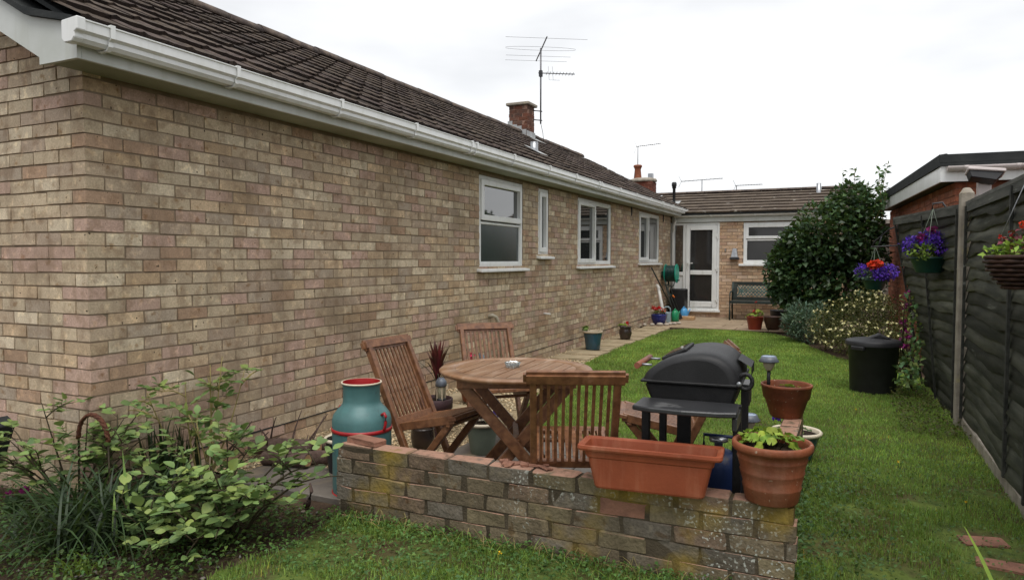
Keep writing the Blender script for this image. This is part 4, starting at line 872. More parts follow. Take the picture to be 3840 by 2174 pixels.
MB().box(-.225, .222, Y0 - .015, Y1 + .015, .782, .795).build('hood_rim', 'bbq_black', hood, bevel=.004, world=False)
T = Matrix.Translation((-.105, .03, .888)) @ Matrix.Rotation(R(-24), 4, 'Y')
MB().box(-.055, .07, -.11, .17, -.004, .012, T=T).build('window_frame', 'bbq_black', hood, bevel=.005, world=False); MB().box(-.035, .05, -.09, .15, .0125, .015, T=T).build('window_glass', 'pane_glass', hood, world=False)
MB().tube([(-.262, -.15, .842), (-.262, .17, .842)], .015, 12).build('handle', 'handle_wood', hood, world=False)
for y in (-.1, .12): MB().tube([(-.262, y, .842), (-.2, y, .842)], .006, 8).build('handle_stay', 'chain', hood, world=False)
mb = MB(); mb.add([(-.21, Y0, .78), (.21, Y0, .78), (.21, Y1, .78), (-.21, Y1, .78), (-.165, Y0 + .02, .66), (.175, Y0 + .02, .66), (.175, Y1 - .02, .66), (-.165, Y1 - .02, .66)], [(0, 1, 5, 4), (1, 2, 6, 5), (2, 3, 7, 6), (3, 0, 4, 7), (4, 5, 6, 7), (3, 2, 1, 0)])
mb.build('firebox', 'bbq_black', bq, bevel=.012, world=False)
mb = MB(); pts = [(-.215, Y0 - .005), (.215, Y0 - .005), (.222, Y0 - .21), (.15, Y0 - .235), (0, Y0 - .25), (-.14, Y0 - .235), (-.22, Y0 - .205)]
mb.prism(pts, .690, .712, lambda p, t: (p[0], p[1], t)); mb.prism([(.2, Y0 - .2), (.222, Y0 - .21), (.222, Y0), (.2, Y0)], .63, .689, lambda p, t: (p[0], p[1], t)); mb.build('side_shelf', 'bbq_shelf', bq, bevel=.005, world=False)
MB().box(.16, .225, Y1 + .005, Y1 + .18, .69, .712).box(.205, .225, Y1 + .005, Y1 + .18, .6, .689).build('side_shelf', 'bbq_shelf', bq, bevel=.004, world=False)
for x in (-.205, .205):
    for y in (Y0 + .03, Y1 - .03): MB().box(x - .018, x + .018, y - .018, y + .018, .0, .70).build('leg', 'bbq_black', bq, bevel=.003, world=False)
MB().box(-.225, .225, Y0 + .02, Y1 - .02, .14, .155).build('base_shelf', 'bbq_black', bq, world=False); MB().box(-.13, -.06, Y1 - .045, Y1 - .03, .12, .66).build('back_panel', 'bbq_black', bq, world=False)
mb = MB(); mb.add([(.19, -.02, .88), (.25, -.02, .845), (.25, .2, .845), (.19, .2, .88), (.25, -.02, .8), (.25, .2, .8)], [(0, 1, 2, 3), (1, 4, 5, 2)]); mb.build('rear_vent', 'bbq_enamel', bq, world=False)
MB().tube([(.235 + .03 * math.cos(a), Y0 + .06, .80 + .035 * math.sin(a)) for a in [i * math.pi / 6 for i in range(13)]], .009, 8, cap=False).build('rear_hook', 'bbq_black', bq, world=False)
MB().lathe([(0, 0), (.022, 0), (.022, .012), (0, .014)], 16).build('bolt', 'chain', bq, world=False).matrix_local = Matrix.Translation((.213, Y0 - .014, .80)) @ Matrix.Rotation(R(90), 4, 'X') @ Matrix.Scale(.5, 4)
gs = thing('gas_bottle', 'dark blue gas bottle under the barbecue', 'gas bottle', (3.15, 1.03, .157))
MB().lathe([(0, 0), (.105, 0), (.108, .02), (.108, .2), (.1, .235), (.07, .265), (.03, .28), (0, .28)], 24).build('body', 'gas_blue', gs, world=False)
MB().tube([(-.07, 0, .27), (-.07, 0, .34), (.07, 0, .34), (.07, 0, .27)], .009, 8).build('collar', 'gas_blue', gs, world=False); MB().lathe([(0, .27), (.02, .28), (.02, .31), (.045, .315), (.045, .335), (0, .34)], 14).build('valve', 'steel', gs, world=False)

# ================================================================== POTS
def pot(name, label, cat, loc, prof, m, soil=None, plate=None, rim=None, n=40, rz=0., group=None, wob=0.):
    p = thing(name, label, cat, loc, rz, group); mb = MB().lathe(prof, n); b_ = mb.build('body', m, p, world=False)
    if soil: MB().lathe([(0, soil[1] + .008), (soil[0] * .6, soil[1] + .004), (soil[0], soil[1])], n).build('compost', 'compost', p, world=False)
    if rim: MB().lathe(rim[1], n).build('rim', rim[0], p, world=False)
    return p
# trough on the wall
tr = thing('trough_planter', 'long empty terracotta trough standing on the low wall', 'planter', (2.955, .475, .374), R(5.5))
LX, DY, LXb, DYb, H = .30, .093, .225, .062, .185
def rect(hx, hy, z, r=.02): 
    pts = []
    for sx, sy, a in ((1, 1, 0), (-1, 1, 90), (-1, -1, 180), (1, -1, 270)):
        for q in (0, 30, 60, 90): pts.append((sx * (hx - r) + r * math.cos(R(a + q)), sy * (hy - r) + r * math.sin(R(a + q)), z))
    return pts
rings = [rect(LXb, DYb, 0), rect(LXb + .005, DYb + .003, .008), rect(LX - .042, DY - .02, H - .055), rect(LX - .035, DY - .016, H - .05), rect(LX - .028, DY - .012, H - .022), rect(LX - .004, DY, H - .02), rect(LX, DY + .003, H - .012), rect(LX - .002, DY + .002, H), rect(LX - .012, DY - .01, H + .001), rect(LX - .026, DY - .022, H - .006), rect(LX - .05, DY - .034, .1)]
mb = MB(); V = [q for r_ in rings for q in r_]; n = 16
mb.add(V, [(i * n + j, i * n + (j + 1) % n, (i + 1) * n + (j + 1) % n, (i + 1) * n + j) for i in range(len(rings) - 1) for j in range(n)]); mb.add(rings[0], [tuple(range(n))[::-1]]); mb.build('body', 'terracotta', tr, bevel=0, world=False)
mb = MB(); sr = rect(LX - .05, DY - .034, .105); mb.add(sr, [tuple(range(n))]); mb.build('compost', 'compost', tr, world=False)
for x in (-.2, -.17, -.155, .02, .16): MB().box(x, x + .02, -.03, -.012, .105, .115 + rnd.uniform(0, .01)).build('clod', 'compost', tr, bevel=.003, world=False)
# big ribbed pot
bp = pot('terracotta_pot', 'large ribbed terracotta pot of geranium leaves on the wall corner', 'plant pot', (3.435, .555, .373),
         [(0, 0), (.098, 0), (.103, .006), (.113, .058), (.1155, .064), (.112, .07), (.124, .118), (.1265, .124), (.123, .13), (.1345, .172), (.137, .178), (.134, .184), (.1405, .205), (.152, .209), (.157, .218), (.1575, .234), (.152, .242), (.142, .241), (.137, .228), (.13, .19)], 'terracotta_old', (.134, .205))
def geranium(par, c, n, rad, hgt, sz, m='leaf_lime', tl=.6, th=1.25):
    for i in range(n):
        a = rnd.uniform(0, 6.283); r = rad * math.sqrt(rnd.random()); s = sz * rnd.uniform(.6, 1.2); mb = MB(); h = hgt * rnd.uniform(.35, 1) * (1 - .4 * (r / rad) ** 2)
        ring = []; k_ = 13; tl_ = rnd.uniform(tl, th)
        for j in range(k_):
            q = 2 * math.pi * (j / (k_ - 1)) * .92 + .25; w_ = s * (1 + .1 * math.sin(j * 2.4)); ring.append((w_ * math.cos(q), w_ * math.sin(q), .22 * s * math.sin(j * 1.9) + .15 * s))
        mb.add([(0, 0, 0)] + ring, [(0, j + 1, j + 2) for j in range(k_ - 1)], (tl_ * rnd.uniform(.9, 1.25), tl_, tl_ * .8), True); o = mb.build('leaf', m, par, tone=True, fix=False, world=False)
        o.matrix_local = Matrix.Translation((c[0] + r * math.cos(a), c[1] + r * math.sin(a), c[2] + h)) @ Matrix.Rotation(a + rnd.uniform(-.6, .6), 4, 'Z') @ Matrix.Rotation(R(rnd.uniform(5, 55)), 4, 'Y')
        if i % 3 == 0: MB().tube([(c[0] + r * .4 * math.cos(a), c[1] + r * .4 * math.sin(a), c[2] - .01), (c[0] + r * math.cos(a), c[1] + r * math.sin(a), c[2] + h)], .0022, 5).build('stalk', 'leaf_lime', par, world=False)
geranium(bp, (-.01, .01, .205), 42, .115, .085, .026)
def bloom(par, p, r, m, n=14, world=False):
    P = np.array([p] * n) + rand_dirs(n, .3) * r * .6; V, F = leaf_arrays(P, rand_dirs(n, .4), rand_dirs(n, .5), NP.uniform(r * .7, r * 1.2, n), NP.uniform(r * .8, r * 1.3, n)); return npmesh('flower', V, F, m, par, np.repeat(tones(n, .8, 1.2, .05), 4, 0), world=world)
# pot behind wall with pink geranium + solar lights
bw = pot('terracotta_bowl', 'wide plain terracotta bowl with a solar light stuck in it', 'plant pot', (3.372, 2.22, .373), [(0, 0), (.09, 0), (.095, .008), (.125, .105), (.137, .12), (.148, .185), (.153, .19), (.152, .203), (.144, .206), (.137, .197), (.13, .15)], 'terracotta_old', (.136, .165))
geranium(bw, (.02, -.01, .168), 9, .08, .03, .016)
def solar(label, loc, hpost, s=1.):
    p = thing('solar_light', label, 'garden light', loc, group='stake solar lights'); k = dict(world=False)
    MB().tube([(0, 0, 0), (0, 0, hpost)], .011 * s, 10).build('stake', 'black_plastic', p, **k); z = hpost
    MB().lathe([(0, z), (.018 * s, z), (.022 * s, z + .012 * s), (.033 * s, z + .03 * s), (.037 * s, z + .05 * s), (.035 * s, z + .055 * s), (0, z + .055 * s)], 20).build('lens', 'solar_glass', p, **k)
    MB().lathe([(0, z + .054 * s), (.058 * s, z + .054 * s), (.062 * s, z + .06 * s), (.05 * s, z + .075 * s), (.045 * s, z + .09 * s), (0, z + .092 * s)], 20).build('cap', 'solar_cap', p, **k)
    MB().lathe([(0, z + .0935 * s), (.036 * s, z + .0935 * s), (.04 * s, z + .0905 * s)], 20).build('solar_cell', 'solar_cell', p, **k)
solar('solar stake light standing in the terracotta bowl', (3.268, 2.20, .53), .125)
solar('shorter solar stake light beside the return wall', (3.22, 1.62, 0), .40)
gp_ = pot('glazed_pot', 'low cream rimmed pot with a pink geranium at the end of the return wall', 'plant pot', (3.40, 1.62, .0), [(0, 0), (.09, 0), (.1, .02), (.145, .16), (.15, .18)], 'blue_glaze', (.14, .17), rim=('cream_glaze', [(.148, .175), (.162, .18), (.166, .195), (.156, .205), (.144, .198), (.14, .175)]))
gp_.location = (3.41, 2.62, 0)
MB().tube([(-.05, 0, .17), (-.12, -.03, .30), (-.135, -.06, .415)], .003, 5).build('stalk', 'leaf_lime', gp_, world=False); bloom(gp_, (-.135, -.06, .43), .026, 'flower_pink', 22); bloom(gp_, (-.135, -.06, .385), .02, 'leaf_lime', 14); bloom(gp_, (-.12, -.02, .27), .03, 'flower_purple', 14); geranium(gp_, (0, 0, .18), 12, .11, .05, .025, 'leaf_rose')
# pots along the house wall
pb = pot('blue_pot', 'blue glazed pot with pale rim on the stepping slabs', 'plant pot', (.36, 7.36, .032), [(0, 0), (.1, 0), (.105, .01), (.12, .15), (.135, .22), (.138, .25)], 'blue_glaze', (.125, .235), rim=('pot_rim', [(.136, .245), (.15, .25), (.15, .268), (.14, .275), (.13, .265), (.125, .235)]))
geranium(pb, (-.1, -.02, .24), 16, .05, .12, .03, 'leaf_rose'); geranium(pb, (.06, 0, .24), 7, .07, .03, .02, 'leaf_rose')
p2 = pot('black_pot', 'small round black glazed pot with one red flower', 'plant pot', (.42, 8.85, .032), [(0, 0), (.07, 0), (.085, .02), (.105, .1), (.1, .16), (.088, .185), (.1, .2), (.106, .208), (.1, .213), (.09, .2)], 'black_glaze', (.09, .195))
geranium(p2, (-.05, 0, .2), 12, .07, .07, .03, 'leaf_lime'); bloom(p2, (.03, 0, .265), .03, 'flower_red', 18)
p3 = pot('blue_bowl', 'cobalt blue bowl of red geraniums by the wall corner', 'plant pot', (.28, 11.75, .03), [(0, 0), (.09, 0), (.12, .03), (.155, .12), (.16, .19), (.165, .2), (.16, .21), (.15, .2)], 'cobalt_glaze', (.15, .19))
geranium(p3, (0, 0, .2), 26, .13, .1, .035, 'leaf_olive', .8, 1.5)
for q in ((-.12, 0, .33), (-.04, -.04, .31), (.0, .05, .33), (-.08, .05, .3)): bloom(p3, q, .04, 'flower_red', 14)
bloom(p3, (.1, -.04, .28), .05, 'flower_orange', 8)
# cordyline pot
cp = pot('purple_pot', 'brown plastic pot with a spiky red cordyline by the wall', 'plant pot', (.88, 2.13, .0), [(0, 0), (.085, 0), (.09, .01), (.117, .21), (.12, .215), (.126, .218), (.128, .29), (.122, .295), (.114, .29), (.11, .25)], 'purple_pot', (.112, .27))
MB().tube([(0, 0, .26), (.01, 0, .36), (.015, .0, .45)], [.014, .011, .01], 8).build('stem', 'bark', cp, world=False)
o = blades('leaves', 'leaf_red', cp, [(.015 + rnd.uniform(-.006, .006), rnd.uniform(-.006, .006), .42) for _ in range(70)], [rnd.uniform(.2, .37) for _ in range(70)], (.05, .42), .03, 4, .7, 1.8, .3)
o.matrix_parent_inverse = Matrix()
o = blades('dead_leaves', 'cane', cp, [(.01, 0, .40)] * 14, [rnd.uniform(.28, .48) for _ in range(14)], (.9, 1.5), .009, 4, 1.0, 2.6, .55); o.matrix_parent_inverse = Matrix()
ln = thing('lantern_light', 'grey capped lantern stake light standing in the cordyline pot', 'garden light', (.955, 2.08, .262))
k = dict(world=False)
MB().lathe([(0, .2), (.02, .2), (.042, .172), (.044, .14), (.036, .135), (0, .135)], 16).build('cap', 'solar_cap', ln, **k)
for a in range(4): q = R(45 + 90 * a); MB().box(.03 * math.cos(q) - .005, .03 * math.cos(q) + .005, .03 * math.sin(q) - .005, .03 * math.sin(q) + .005, .03, .14).build('bar', 'pot_rim', ln, **k)
MB().lathe([(0, .04), (.025, .04), (.028, .13)], 12).build('lens', 'solar_glass', ln, **k); MB().lathe([(0, 0), (.008, 0), (.008, .03), (.036, .03), (.036, .045), (0, .045)], 12).build('foot', 'black_plastic', ln, **k)
# pots behind and under the table
p4 = pot('sage_pot', 'sage green pot with cream rim behind the table legs', 'plant pot', (1.44, 1.82, .014), [(0, 0), (.075, 0), (.08, .01), (.11, .19), (.112, .2)], 'sage_pot', (.105, .2), rim=('cream_glaze', [(.11, .195), (.122, .2), (.125, .214), (.115, .222), (.104, .215), (.1, .195)]))
geranium(p4, (.02, 0, .2), 9, .07, .08, .02, 'leaf_dark'); bloom(p4, (.1, .03, .27), .03, 'flower_purple', 20); bloom(p4, (-.06, 0, .36), .026, 'flower_red', 10)
p5 = pot('small_dark_pot', 'small dark pot under the seat of the churn side chair', 'plant pot', (1.02, 1.72, .01), [(0, 0), (.05, 0), (.075, .03), (.085, .1), (.08, .15), (.083, .16), (.075, .15)], 'black_glaze', (.075, .14))
p6 = pot('geranium_pot', 'pink and red geraniums showing through the far chair back', 'plant pot', (.55, 3.3, .03), [(0, 0), (.08, 0), (.085, .01), (.12, .19), (.125, .2), (.118, .205), (.11, .19)], 'terracotta_old', (.112, .185))
geranium(p6, (0, 0, .2), 22, .11, .14, .032, 'leaf_rose'); bloom(p6, (.03, -.05, .42), .035, 'flower_pink', 16); bloom(p6, (.14, .0, .34), .035, 'flower_red', 14); MB().tube([(0, 0, .2), (.02, -.03, .3), (.03, -.05, .42)], .003, 5).build('stalk', 'leaf_lime', p6, world=False)
p7 = pot('black_tub', 'black tub with a cream rim half hidden behind the churn', 'plant pot', (.86, 1.06, .0), [(0, 0), (.09, 0), (.095, .01), (.115, .22)], 'black_plastic', (.11, .2), rim=('cream_glaze', [(.113, .215), (.125, .22), (.126, .235), (.116, .24), (.108, .23)]))
# garden glove / trowel handle behind the far chair
tw = thing('spade_handle', 'dark gripped spade handle leaning behind the far chair', 'tool', (.75, 3.2, 0))
MB().tube([(.86, 3.05, .0), (.72, 3.2, .42)], .012, 8).build('shaft', 'pvc_white', tw); MB().tube([(.735, 3.18, .30), (.715, 3.205, .42), (.70, 3.22, .47), (.675, 3.23, .485)], [.022, .026, .024, .015], 10).build('grip', 'solar_cap', tw)

# ================================================================== FAR CORNER: HOSE, TOOLS, CANS, BIN, BENCH
hr = thing('hose_reel', 'green hose reel fixed to the wall below the end window', 'hose reel', (.22, 13.3, 1.05))
c_ = Vector((.0, 0, 0)); k = dict(world=False)
def drum(mb, r0, r1, y0, y1, n=28): return mb.prism([(r1 * math.cos(2 * math.pi * i / n), r1 * math.sin(2 * math.pi * i / n)) for i in range(n)], y0, y1, lambda p, t: (t, p[0], p[1]), smooth=False)
hr.location = (.04, 13.2, 1.04)
drum(MB(), 0, .21, .03, .05).build('flange', 'reel_green', hr, bevel=.004, **k); drum(MB(), 0, .21, .27, .29).build('flange', 'reel_green', hr, bevel=.004, **k)
mb = MB()
for i in range(7): mb.tube([(.065 + i * .031, .165 * math.cos(a) , .165 * math.sin(a)) for a in [2 * math.pi * j / 24 for j in range(25)]], .0165, 6, cap=False)
mb.build('hose', 'hose', hr, **k); drum(MB(), 0, .15, .05, .27).build('drum', 'hose', hr, **k)
MB().tube([(.29, .0, -.15), (.34, .0, -.15)], .016, 8).build('crank', 'hose', hr, **k); MB().tube([(.1, 0, -.17), (.12, .0, -.26), (.17, 0, -.3), (.22, 0, -.26), (.24, 0, -.17)], .01, 7).build('hose_loop', 'hose', hr, **k)
MB().tube([(.1, -.02, -.2), (.1, -.02, -.45), (.2, -.03, -.48)], .01, 7).build('hose_tail', 'hose', hr, **k); MB().tube([(.2, -.03, -.48), (.24, -.03, -.53)], .017, 8).build('connector', 'orange_plastic', hr, **k)
MB().box(-.04, .03, -.1, .1, -.05, .05).build('wall_plate', 'hose', hr, **k)
wp = MB().tube([(.34, 12.02, .05), (.10, 12.42, .76), (.06, 12.46, .80)], .035, 12).build('white_pipe', 'pvc_white', None); setprops(wp, 'length of white plastic pipe leaning on the brick wall', 'pipe')
def tool(label, a, b_, head, r=.013):
    t = thing('garden_tool', label, 'tool', a, group='garden tools by the hose'); MB().tube([a, b_], r, 8).build('shaft', 'bench_wood', t); a = Vector(a); d = (Vector(b_) - a).normalized()
    if head == 'fork':
        MB().bar(a + Vector((-.06, 0, .0)), a + Vector((.06, 0, 0)), .02, .02).build('head', 'dark_metal', t)
    else: MB().bar(a, a + d * .1, .14, .03, (1, 0, 0)).build('head', head, t, bevel=.006)
    if head == 'fork': MB().tube([Vector(b_) + Vector((-.05, .03, 0)), Vector(b_) + Vector((.06, -.03, .0))], .014, 8).build('grip', 'bench_wood', t)
tool('long dark handled hoe leaning away from the hose reel', (.36, 13.12, .05), (.07, 11.95, 1.18), 'dark_metal', .014)
tool('garden fork with a cross grip below the hose reel', (.34, 12.95, .05), (.12, 13.0, .80), 'fork')
tool('broom propped against the dark cabinet', (.46, 12.9, .05), (.14, 12.75, .92), 'dark_metal', .012)
tool('thin rake handle leaning between the fork and the cabinet', (.42, 13.3, .05), (.12, 13.15, .9), 'dark_metal', .008)
def can(label, loc, m, shape, rz=0):
    c = thing('watering_can', label, 'watering can', loc, rz, 'watering cans'); k = dict(world=False)
    if shape == 'tall':
        MB().lathe([(0, 0), (.085, 0), (.09, .01), (.088, .2), (.092, .215), (.08, .216), (.078, .2)], 24).build('body', m, c, **k); MB().tube([(-.075, 0, .2), (-.07, 0, .27), (-.03, 0, .32), (.03, 0, .325), (.07, 0, .29), (.085, 0, .2)], .014, 8).build('handle', m, c, **k)
        MB().tube([(-.08, 0, .05), (-.15, 0, .16), (-.18, 0, .2)], [.018, .012, .01], 8).build('spout', m, c, **k)
    else:
        MB().lathe([(0, 0), (.085, 0), (.095, .02), (.095, .13), (.08, .2), (.05, .235), (0, .245)], 24, sx=1, sy=.8).build('body', m, c, **k)
        MB().tube([(.05, 0, .225), (.0, 0, .27), (-.05, 0, .235)], .012, 8).build('handle', m, c, **k); MB().tube([(.085, 0, .06), (.15, 0, .18), (.17, 0, .21)], [.018, .012, .012], 8).build('spout', m, c, **k)
can('pale grey blue watering can with a looped handle', (.30, 12.35, .03), 'pale_blue', 'tall', .4); can('rounded green watering can in the middle of the row', (.42, 12.62, .03), 'can_green', 'round', 1.2); can('sky blue watering can beside the dark cabinet', (.46, 13.35, .03), 'sky_blue', 'round', .9)
cb = MB().box(.08, .42, 13.55, 13.95, .03, .68).build('storage_cabinet', 'bbq_enamel', None, bevel=.02); setprops(cb, 'dark upright storage cabinet beside the back door', 'cabinet')
bl = MB().box(.38, .72, 13.05, 13.3, .03, .1).build('wooden_block', 'cut_wood', None, bevel=.006); setprops(bl, 'low orange brown timber block in front of the cabinet', 'timber')
for i, (x, y, r) in enumerate(((.1, 11.3, .07), (.22, 11.45, .06), (.36, 11.5, .075), (.46, 11.62, .055), (.5, 11.78, .065), (.56, 11.9, .06), (.62, 12.05, .055))):
    mb = MB().lathe([(0, -r * .4), (r * .7, -r * .3), (r, 0), (r * .7, r * .35), (0, r * .5)], 12, sx=1, sy=rnd.uniform(.6, .9)); mb.v = [(x_ + rnd.uniform(-.004, .004), y_, z_) for x_, y_, z_ in mb.v]; o = mb.build('cobble', 'pebble', None, tone=True); o.location = (x, y, .03 + r * .35); o.rotation_euler[2] = rnd.uniform(0, 3)
    setprops(o, ['first smooth pale cobble against the wall below the cobalt bowl', 'second cobble from the wall, in front of the cobalt bowl', 'largest cobble, third from the wall by the cobalt bowl', 'fourth cobble from the wall, small and rounded', 'fifth cobble from the wall, below the pale watering can', 'sixth cobble from the wall, next to the last one', 'last cobble of the row, farthest from the wall'][i], 'stone', 'cobbles by the cobalt bowl')
bn = thing('garden_bench', 'cast iron and timber bench with lattice back below the window', 'bench', (2.05, 13.62, .03))
k = dict(world=False); W2 = .62
for s in (-1, 1):
    MB().tube([(s * W2, -.2, 0), (s * W2, -.19, .2), (s * W2, -.2, .40), (s * W2, .16, .40), (s * W2, .2, .0)], .018, 8).build('leg', 'bench_iron', bn, **k)
    MB().tube([(s * W2, .16, .40), (s * W2, .25, .82)], .02, 8).build('back_post', 'bench_iron', bn, **k); MB().tube([(s * W2, .2, .6), (s * W2, -.05, .62), (s * W2, -.2, .58), (s * W2, -.2, .4)], .016, 8).build('arm', 'bench_iron', bn, **k)
for i in range(5): MB().box(-W2, W2, -.21 + i * .08, -.145 + i * .08, .395, .42).build('seat_slat', 'bench_wood', bn, bevel=.004, **k)
for z in (.46, .79): MB().bar((-W2, .19 + (z - .46) * .22, z), (W2, .19 + (z - .46) * .22, z), .03, .075, (0, 1, 0)).build('back_slat', 'bench_wood', bn, bevel=.004, **k)
for s in (-1, 1): MB().bar((s * (W2 - .05), .19, .46), (s * (W2 - .05), .265, .8), .09, .028, (1, 0, 0)).build('back_stile', 'bench_wood', bn, **k)
mb = MB()
for i in range(15):
    x = -.52 + i * .075
    for d in (-1, 1):
        xa, xb = x - d * .12, x + d * .12; 
        mb.bar((max(-.53, min(.53, xa)), .2, .51), (max(-.53, min(.53, xb)), .26, .75), .016, .012, (1, 0, 0))
for i in range(14): mb.tube([(-.5 + i * .077 + .02 * math.cos(a), .23, .63 + .02 * math.sin(a)) for a in [j * math.pi / 4 for j in range(9)]], .006, 4, cap=False)
mb.build('lattice', 'verdigris', bn, **k); MB().box(-W2, W2, -.225, -.2, .37, .395).build('front_rail', 'bench_iron', bn, **k)
q1 = pot('red_pot', 'red plastic pot with straggly geranium on the paving edge', 'plant pot', (2.16, 11.55, .02), [(0, 0), (.11, 0), (.115, .01), (.155, .24), (.16, .25), (.15, .25), (.145, .22)], 'red_pot', (.147, .225))
geranium(q1, (-.03, 0, .23), 14, .15, .09, .035, 'leaf_lime'); geranium(q1, (.08, 0, .25), 10, .08, .14, .04, 'leaf_lime'); bloom(q1, (.0, 0, .34), .035, 'flower_red', 12); bloom(q1, (0.01, 0, .52), .025, 'flower_red', 12); MB().tube([(0, 0, .2), (0, 0, .52)], .004, 5).build('stalk', 'leaf_lime', q1, world=False)
q2 = pot('brown_pot', 'round brown glazed pot next to the red one', 'plant pot', (2.48, 11.62, .02), [(0, 0), (.09, 0), (.13, .05), (.165, .18), (.16, .24), (.165, .255), (.15, .25), (.145, .22)], 'brown_pot', (.147, .22))
q3 = pot('black_square_pot', 'tall black pot standing behind the brown one', 'plant pot', (2.57, 12.05, .03), [(0, 0), (.15, 0), (.16, .01), (.19, .33), (.2, .34), (.18, .34), (.175, .3)], 'black_plastic', (.177, .3))
geranium(q3, (0, 0, .32), 14, .15, .12, .035, 'leaf_dark')
q4 = pot('low_brown_pot', 'low orange brown pot under the edge of the big shrub', 'plant pot', (2.82, 11.5, .0), [(0, 0), (.12, 0), (.125, .01), (.155, .16), (.165, .17), (.15, .17), (.145, .14)], 'terracotta_old', (.147, .15))
geranium(q4, (0, 0, .16), 10, .12, .06, .03, 'leaf_grey')
wl = thing('wall_lantern', 'grey half lantern light on the brick wall beside the door', 'wall light', (1.43, YB, 1.40))
MB().prism([(-.04, .2), (.04, .2), (.075, .0), (-.075, .0)], -.1, 0, lambda p, t: (p[0], t * (1.1 - (p[1]) * 2), p[1])).build('shade', 'steel', wl, bevel=.004, world=False); MB().box(-.1, .1, -.12, 0, -.05, -.002).build('tray', 'dark_metal', wl, bevel=.006, world=False)
wk = MB().box(1.215, 1.235, YB - .03, YB, 1.53, 1.6).build('wall_hook', 'chain', None); setprops(wk, 'small shiny metal hook on the brick wall by the door', 'hook')
# dustbin
db = pot('dustbin', 'black plastic dustbin on the lawn by the leaning fence', 'bin', (3.965, 5.62, 0), [(0, 0), (.205, 0), (.212, .012), (.235, .48), (.245, .485), (.245, .50), (.238, .505)], 'black_plastic')
MB().lathe([(.262, .478), (.262, .515), (.25, .528), (.2, .54), (.06, .555), (0, .565)], 40).build('lid', 'black_plastic', db, world=False)
MB().prism([(-.11, .548), (0, .60), (.11, .548)], -.07, .07, lambda p, t: (p[0] + .05, t, p[1])).build('lid_handle', 'black_plastic', db, bevel=.01, world=False)
MB().box(-.07, .07, -.275, -.23, .435, .478, T=Matrix.Rotation(R(-35), 4, 'Z')).build('side_grip', 'black_plastic', db, bevel=.008, world=False)
for (x, y, a, l_) in ((4.31, 1.5, .25, 'half sunk brick in the lawn beside the fence, farther one'), (4.34, 1.22, -.1, 'half sunk brick in the lawn beside the fence, nearer one')):
    o = rough_brick(-.1, .1, -.05, .05, -.03, .025, (.3, .17, .11), 'broken_brick', None, 'lawn_brick', .004, Matrix.Translation((x, y, -.016)) @ Matrix.Rotation(a, 4, 'Z')); setprops(o, l_, 'brick')

# ================================================================== PLANTS
def leaf_mesh(L, W, t, cup=.15):
    mb = MB(); rows = []
    for i, (q, w_) in enumerate(((0, .04), (.18, .62), (.42, 1.0), (.68, .82), (.88, .4), (1, .02))):
        zc = -.12 * L * (q - .3) ** 2; rows.append([(q * L, w_ * W / 2, zc + cup * W * w_ * .5), (q * L, 0, zc), (q * L, -w_ * W / 2, zc + cup * W * w_ * .5)])
    V = [p for r_ in rows for p in r_]; F = [(i * 3 + j, i * 3 + j + 1, i * 3 + j + 4, i * 3 + j + 3) for i in range(5) for j in range(2)]
    mb.add(V, F, t, True); return mb
RL = []; RLM = []
for i in range(12):
    kk = rnd.uniform(.6, 1.35); h_ = rnd.uniform(-.12, .2); mb = leaf_mesh(.05, .036, (kk * (1 + h_), kk, kk * (1 - h_ * .6)), rnd.uniform(-.1, .4)); RLM.append(mb); o = mb.build('leaf', 'leaf_rose', None, tone=True, fix=False); RL.append(o.data); bpy.data.objects.remove(o)
def curve(p0, p1, bow, n=7):
    p0, p1, bow = Vector(p0), Vector(p1), Vector(bow); return [p0.lerp(p1, i / (n - 1)) + bow * math.sin(math.pi * i / (n - 1)) for i in range(n)]
